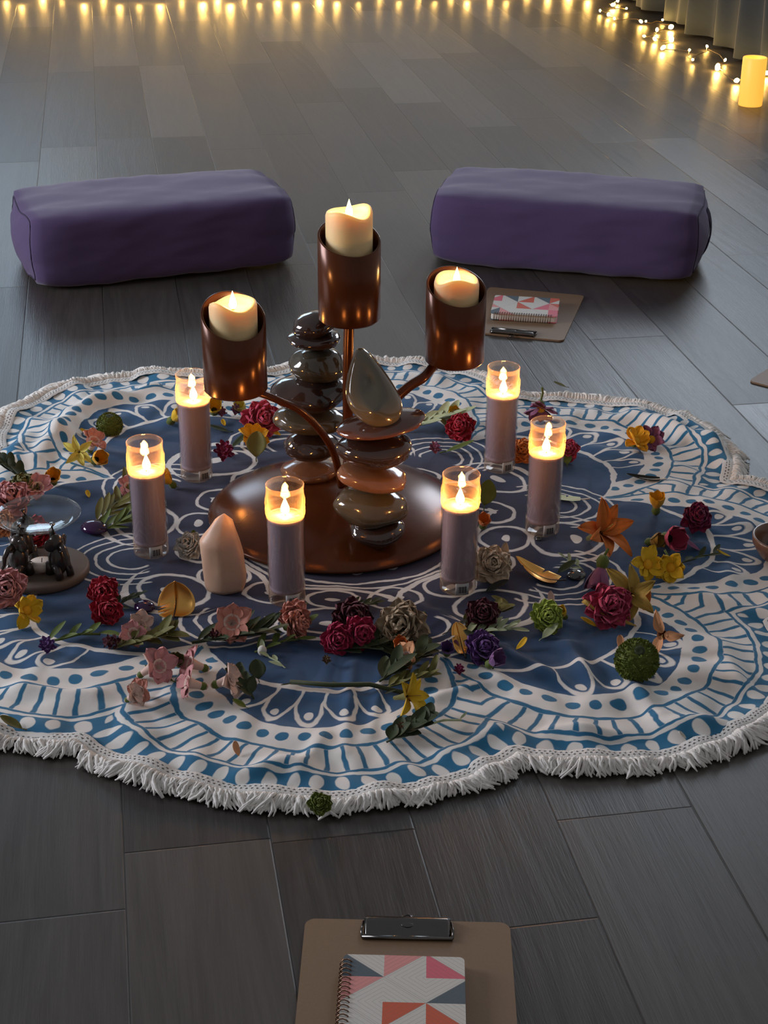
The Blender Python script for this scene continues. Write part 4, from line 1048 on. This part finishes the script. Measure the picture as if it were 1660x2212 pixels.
 (1062, 1440, 50, 'bell', 'violet', (.6, .5, 0), 'violet bloom below the dark purple one', {}),
 (1048, 1425, 70, 'sprig', 'dkgreen', (.1, 0, .3), 'dark leaves between the two purple blooms', dict(n=9, lw=.18)),
 (990, 1364, 52, 'leaf', 'black', (.2, 0, -1.2), 'blackish leaf above the small golden feather', dict(w=.4)),
 (966, 1412, 40, 'bell', 'purple', (.6, 0, 0), 'small purple bloom left under the golden feather', {}),
 (992, 1456, 36, 'spike', 'magenta', (.5, 0, 0), 'small magenta cluster below the purple blooms', {}),
 (1062, 1222, 70, 'carnation', 'cream', (.8, .1, 0), 'ivory carnation right of the front right candle', {}),
 (1092, 1205, 40, 'petal', 'cream', (.9, 0, -.3), 'upright ivory petal beside the ivory carnation', {}),
 (1088, 1240, 42, 'leaf', 'green', (.4, 0, -.5), 'green leaf on the right of the ivory carnation', dict(w=.7)),
 (1076, 1275, 56, 'leaf', 'black', (.1, 0, -1.2), 'blackish leaf below the ivory carnation', {}),
 (1080, 1304, 44, 'leaf', 'olive', (.1, 0, 1.3), 'olive leaf on a white band below the blackish leaf', {}),
 (1050, 1092, 56, 'leaf', 'green', (.9, .2, 0), 'broad green leaf right behind the front right candle', dict(w=.8)),
 (1044, 1136, 40, 'bell', 'orange', (.6, 0, 0), 'orange bloom half behind the front right candle', {}),
 (925, 925, 96, 'sprig', 'pale', (.1, 0, -1.2), 'pale green long leaves right of the stone stacks', dict(n=8, lw=.14)),
 (978, 902, 38, 'bell', 'yellow', (.7, .2, 0), 'yellow bloom on top of the bright red one behind the candles', {}),
 (997, 926, 54, 'carnation', 'red', (.9, -.4, 0), 'bright red carnation between stones and back right candle', {}),
 (964, 932, 44, 'leaf', 'olive', (.3, 0, 1.2), 'olive leaf left of the bright red carnation', dict(w=.6)),
 (940, 978, 40, 'spike', 'mauve', (.5, 0, 0), 'small mauve bloom right of the stone stacks', {}),
 (996, 976, 66, 'leaf', 'green', (.1, 0, -1.4), 'long green leaf right of the small mauve bloom', dict(w=.35)),
 (1129, 976, 50, 'carnation', 'orange', (.9, 0, 0), 'orange carnation between the two right jar candles', {}),
 (1226, 978, 42, 'carnation', 'rose', (.8, 0, 0), 'rose red bloom right behind the far right candle', {}),
 (1224, 1000, 34, 'leaf', 'green', (.3, 0, 0), 'green leaf under the rose red bloom', dict(w=.7)),
 (1168, 896, 60, 'daisy', 'mauve', (2.3, 0, 0), 'wine red flower lying face down behind the far right candle', dict(n=10)),
 (1374, 954, 56, 'daisy', 'gold', (.5, .3, 0), 'golden yellow flower left of the mauve cosmos at upper right', {}),
 (1408, 950, 56, 'daisy', 'mauve', (.9, -.4, 0), 'mauve cosmos touching the golden yellow flower at upper right', dict(n=8)),
 (1418, 1104, 46, 'bell', 'gold', (.2, 0, 0), 'yellow tulip-like bloom on the right part of the cloth', {}),
 (1505, 1130, 56, 'carnation', 'magenta', (.7, 0, 0), 'dark magenta pom bloom, rightmost of the big flowers', {}),
 (1446, 1160, 70, 'bell', 'rose', (1.0, .6, 0), 'rose pink bud between the yellow bloom and the magenta pom', {}),
 (1408, 1170, 44, 'bell', 'mustard', (.8, .8, 0), 'mustard bloom left of the rose pink bud', {}),
 (1490, 1190, 44, 'petal', 'mauve', (.1, 0, 1.2), 'mauve petal right below the rose pink bud', {}),
 (1298, 1150, 124, 'lily', 'orange', (.6, -.7, 1.3), 'large wilted orange lily right of the far right candle', dict(n=7, el=.8)),
 (1398, 1226, 66, 'daisy', 'yellow', (.9, .5, 0), 'yellow flower, left one of the pair at right', dict(n=7)),
 (1450, 1226, 66, 'daisy', 'yellow', (1.0, -.4, 0), 'yellow flower, right one of the pair at right', dict(n=7)),
 (1432, 1255, 26, 'petal', 'yellow', (.1, 0, 1.0), 'yellow petal under the pair of yellow flowers', {}),
 (1562, 1203, 34, 'petal', 'yellow', (0, 0, 1.5), 'narrow yellow petal left of the wooden bowl', dict(w=.3)),
 (1298, 1250, 68, 'bell', 'mauve', (2.5, .3, 0), 'mauve bell flower lying face down beside the dark glass gem', dict(n=8)),
 (1226, 1232, 50, 'leaf', 'dkgreen', (.1, 0, -1.0), 'dark leaf left above the mauve bell flower', {}),
 (1240, 1222, 40, 'sprig', 'pale', (.1, 0, .7), 'tiny pale green star sprig near the dark glass gem', dict(n=5)),
 (1312, 1312, 84, 'carnation', 'rose', (.8, .2, 0), 'large rose red bloom right of centre', {}),
 (1362, 1300, 110, 'lily', 'mustard', (.5, .9, -1.0), 'withered mustard green lily right of the rose red bloom', dict(n=6)),
 (1387, 1312, 60, 'petal', 'orange', (.9, 0, .1), 'upright orange petal on the withered mustard lily', dict(w=.5)),
 (1310, 1350, 130, 'petal', 'mustard', (.1, 0, 1.45), 'long mustard green petal below the rose red bloom', dict(w=.2)),
 (1270, 1350, 40, 'petal', 'yellow', (.1, 0, 1.2), 'short yellow petal at the left end of the long mustard petal', {}),
 (1430, 1388, 84, 'lily', 'peach', (.3, 1.2, -1.5), 'wilted peach petals above the mossy chrysanthemum', dict(n=3)),
 (1183, 1335, 60, 'carnation', 'lime', (.8, 0, 0), 'lime green ruffled bloom right of centre', {}),
 (1218, 1334, 36, 'bell', 'yellow', (.5, -.5, 0), 'small yellow bloom right of the lime green one', {}),
 (1190, 1375, 50, 'leaf', 'pale', (.2, 0, -.9), 'pale green leaf below the lime green bloom', {}),
 (1160, 1325, 36, 'petal', 'white', (.2, 0, .8), 'white petal left of the lime green bloom', {}),
 (1130, 1400, 36, 'petal', 'yellow', (.1, 0, -1.0), 'yellow petal on the navy field in front of the lime bloom', {}),
 (1190, 1300, 34, 'petal', 'blush', (.3, 0, .1), 'blush petal above the lime green bloom', {}),
 (1375, 1442, 104, 'pompom', 'moss', (.5, 0, 0), 'large mossy green button chrysanthemum at lower right', {}),
 (1340, 1395, 36, 'petal', 'peach', (.1, 0, 0), 'small peach petal left above the large mossy chrysanthemum', {}),
 (1510, 1214, 60, 'sprig', 'dkgreen', (.05, 0, -1.2), 'dark sprig left of the wooden bowl', dict(n=5)),
 (692, 1745, 42, 'carnation', 'moss', (.6, 0, 0), 'mossy green bud resting on the front fringe', {}),
 (24, 1577, 56, 'leaf', 'olive', (.1, 0, 1.2), 'olive leaf under the fringe at the lower left edge', {}),
 (1208, 843, 30, 'leaf', 'olive', (.1, 0, 1.4), 'small dark leaf on the bare floor behind the cloth', {}),
 (1472, 1600, 22, 'petal', 'white', (.1, 0, 1.0), 'white petal on the lower right border', {}),
 (985, 1400, 26, 'petal', 'mauve', (.3, 0, .5), 'mauve petal tucked beside the small golden feather', {}),
 (420, 1165, 30, 'petal', 'green', (.3, 0, .3), 'green petal-shaped bract above the off-white bloom', {}),
 (80, 1168, 58, 'carnation', 'red', (.9, .2, 0), 'red carnation inside the oil burner, behind the tealight', {}),
]
for px, py, sp, kd, col, (tx, ty, tz), lab, ex in FL:
    s = sp/S(py)*(1.4 if kd == 'sprig' else 1.6 if kd == 'snap' else 1.27 if kd in ('bell', 'snap', 'carnation', 'daisy') else 1.0)
    nm, cat_ = NAMES[kd]; rr = random.Random(px*7+py)
    hz = .35*s
    x, y = G(px, py, hz if kd in ('bell', 'snap', 'carnation', 'daisy', 'lily', 'pompom', 'spike') else .005)
    root = thing(nm, lab, cat_, (x, y, 0), (tx, ty, tz), GRP.get(kd, 'cut flower heads scattered on the cloth'))
    KIND[kd](root, s, col, rr, **ex); SETTLE.append(root)
BX, BY = G(95, 1243)
def czv(x, y):                       # height of whatever a loose thing at x, y would rest on
    r = np.hypot(x-CC[0], y-CC[1]); a = np.arctan2(y-CC[1], x-CC[0])
    h = np.where((r < .86) & (r < bound(a, .33)+.03), zc(x, y)+.0008, 0.0)
    d = np.hypot(x-HO.x, y-HO.y); h = np.where(d < .217, HO.z+.008+.046*np.maximum(0, 1-(d/.217)**2)**.75, h)
    return np.where(np.hypot(x-BX, y-BY) < .072, .0190, h)
for r in SETTLE:
    mw = np.array(Matrix.LocRotScale(r.location, r.rotation_euler, None)); lo = 9
    for ch in r.children:
        if ch.name.startswith(('stem', 'shaft')) and len(r.children) > 2: continue
        co_ = np.empty(len(ch.data.vertices)*3); ch.data.vertices.foreach_get('co', co_); co_ = co_.reshape(-1, 3)
        w_ = co_ @ mw[:3, :3].T+mw[:3, 3]; q = w_[:, 2]-czv(w_[:, 0], w_[:, 1]); lo = min(lo, np.percentile(q, 1.5))
    r.location.z -= lo-.0004
    mw = np.array(Matrix.LocRotScale(r.location, r.rotation_euler, None)); iv = np.linalg.inv(mw)
    for ch in r.children:                 # nothing pokes through the cloth: stems and leaves lie on it
        co_ = np.empty(len(ch.data.vertices)*3); ch.data.vertices.foreach_get('co', co_); co_ = co_.reshape(-1, 3)
        w_ = co_ @ mw[:3, :3].T+mw[:3, 3]; g_ = czv(w_[:, 0], w_[:, 1])+.0006; dz = g_-w_[:, 2]
        if dz.max() > 0:
            w_[:, 2] = np.where(dz > 0, g_+.08*np.minimum(.004, dz), w_[:, 2]); co_ = w_ @ iv[:3, :3].T+iv[:3, 3]
            ch.data.vertices.foreach_set('co', co_.ravel()); ch.data.update()

# ------------------------------------------------------------------ far end of the room: curtain, string lights, battery candle
def curtain():
    M = MB(); nu, nz = 420, 16; v = []; f = []
    for i in range(nu+1):
        u = 4.4+(8.2-4.4)*i/nu
        for j in range(nz+1):
            z = .012+1.06*j/nz; k = 1-.25*j/nz
            fold = .045*math.sin(u*21+1.5*math.sin(u*3.1))*k+.018*math.sin(u*47+2)*k+.012*math.sin(u*9+z*3)
            v.append(UVW(2.58+fold, u+.02*math.sin(z*4+u*5), z))
    for i in range(nu):
        for j in range(nz): a = i*(nz+1)+j; f.append((a, a+1, a+nz+2, a+nz+1))
    root = thing('curtain', 'grey sheer curtain hanging to the floor along the right wall', 'curtain', (0, 0, 0))
    M.add(v, f).build('curtain_cloth', mat('grey_curtain_cloth', (.050, .062, .072), .8, .1, 10, sheen=.2, spec=.2), root, solid=.001)
    MB().tube([UVW(2.60, 4.2, 1.08), UVW(2.60, 8.3, 1.08)], .012, 12).build('curtain_rod', mat('dark_metal_rod', (.05, .05, .05), .4, metal=.8), root)
curtain()
bulb_m = glow('warm_led_bulb', (1.0, .57, .13), 210); wire_c = mat('clear_copper_wire', (.30, .20, .09), .4, .1, metal=.6)
def string_light(label, pts, group_z, seed):
    rr = random.Random(seed); root = thing('string_light', label, 'string lights', (pts[0][0], pts[0][1], 0), (0, 0, 0), None)
    O = Vector((pts[0][0], pts[0][1], 0)); path = []
    for i, p in enumerate(pts):
        path.append(Vector(p)-O)
        if i < len(pts)-1:
            q = pts[i+1]
            for k in (1, 2, 3):
                t = k/4; path.append(Vector((p[0]*(1-t)+q[0]*t+rr.uniform(-.02, .02), p[1]*(1-t)+q[1]*t+rr.uniform(-.03, .03), max(.004, (p[2]+q[2])/2*.7+rr.uniform(0, .012))))-O)
    MB().tube(path, .0016, 5).build('wire', wire_c, root)
    prof = [(0, -.011), (.0045, -.010), (.0078, -.002), (.008, .003), (.005, .010), (0, .012)]
    base = MB().lathe(prof, 10)
    me = None
    for p in pts:
        if me is None: o = base.build('bulb', bulb_m, root); me = o.data
        else: o = bpy.data.objects.new('bulb', me); C.objects.link(o); o.parent = root
        o.location = Vector(p)-O+Vector((0, 0, .004)); o.rotation_euler = (rr.uniform(0, 3), rr.uniform(0, 3), 0); o.scale = (rr.choice((.6, .8, 1, 1.25)),)*3
RB = [(1335, 3), (1325, 12), (1354, 20), (1297, 25), (1315, 33), (1328, 42), (1385, 48), (1396, 48), (1432, 45), (1450, 60), (1420, 66), (1392, 80), (1415, 86), (1451, 86), (1433, 105), (1490, 110), (1497, 131), (1528, 102), (1567, 132), (1551, 147), (1592, 176), (1657, 160)]
string_light('warm fairy lights tangled along the foot of the curtain at right', [(*G(a, b, .014), .014) for a, b in RB], 0, 3)
BB = [(12, -6), (45, 4), (90, -10), (132, -8), (180, 1), (222, -9), (257, 3), (300, 2), (345, 3), (392, -8), (437, -2), (470, -8), (497, 2), (528, -9), (560, -1), (600, -5), (640, -1), (690, -9), (728, -3), (775, -3), (820, -12), (862, -5), (905, -10), (940, -4), (975, -10), (1010, -5), (1060, -12), (1095, -5), (1140, -14), (1185, -10), (1230, -14), (1272, -6)]
string_light('warm fairy lights lying along the foot of the back wall', [(*G(a, b-9, .03), .03) for a, b in BB], 0, 5)
# battery pillar candle by the curtain
x, y = G(1621, 227)
t = NT('glowing_amber_wax'); zz = t.xyz(t.coord())[2]
p_ = t.bsdf(Base_Color=(.80, .42, .10), Roughness=.45); t.put(p_.inputs['Emission Color'], t.mix(t.noise(t.coord(), 9, 2), (1.0, .42, .045), (1.0, .50, .07))); p_.inputs['Emission Strength'].default_value = 1.15
amber = t.done(p_)
root = thing('battery_candle', 'glowing amber pillar candle on the floor by the curtain', 'candle', (x, y, 0))
R_ = .0425; H = .168
MB().lathe([(0, 0), (R_-.002, 0), (R_, .003), (R_, H-.003), (R_-.002, H), (R_-.005, H), (R_-.006, H-.003), (R_-.006, H-.045), (0, H-.05)], 40).build('wax_body', amber, root)
flame('flame', root, 0, 0, H-.05, .03, .006, led_m)
SC.view_settings.view_transform = 'Standard'; SC.view_settings.look = 'None'; SC.view_settings.gamma = 1.0; SC.view_settings.use_curve_mapping = False
SC.view_settings.exposure = -0.10
SC.cycles.sample_clamp_indirect = 4.0; SC.cycles.max_bounces = 10; SC.cycles.transparent_max_bounces = 24; SC.cycles.use_denoising = True
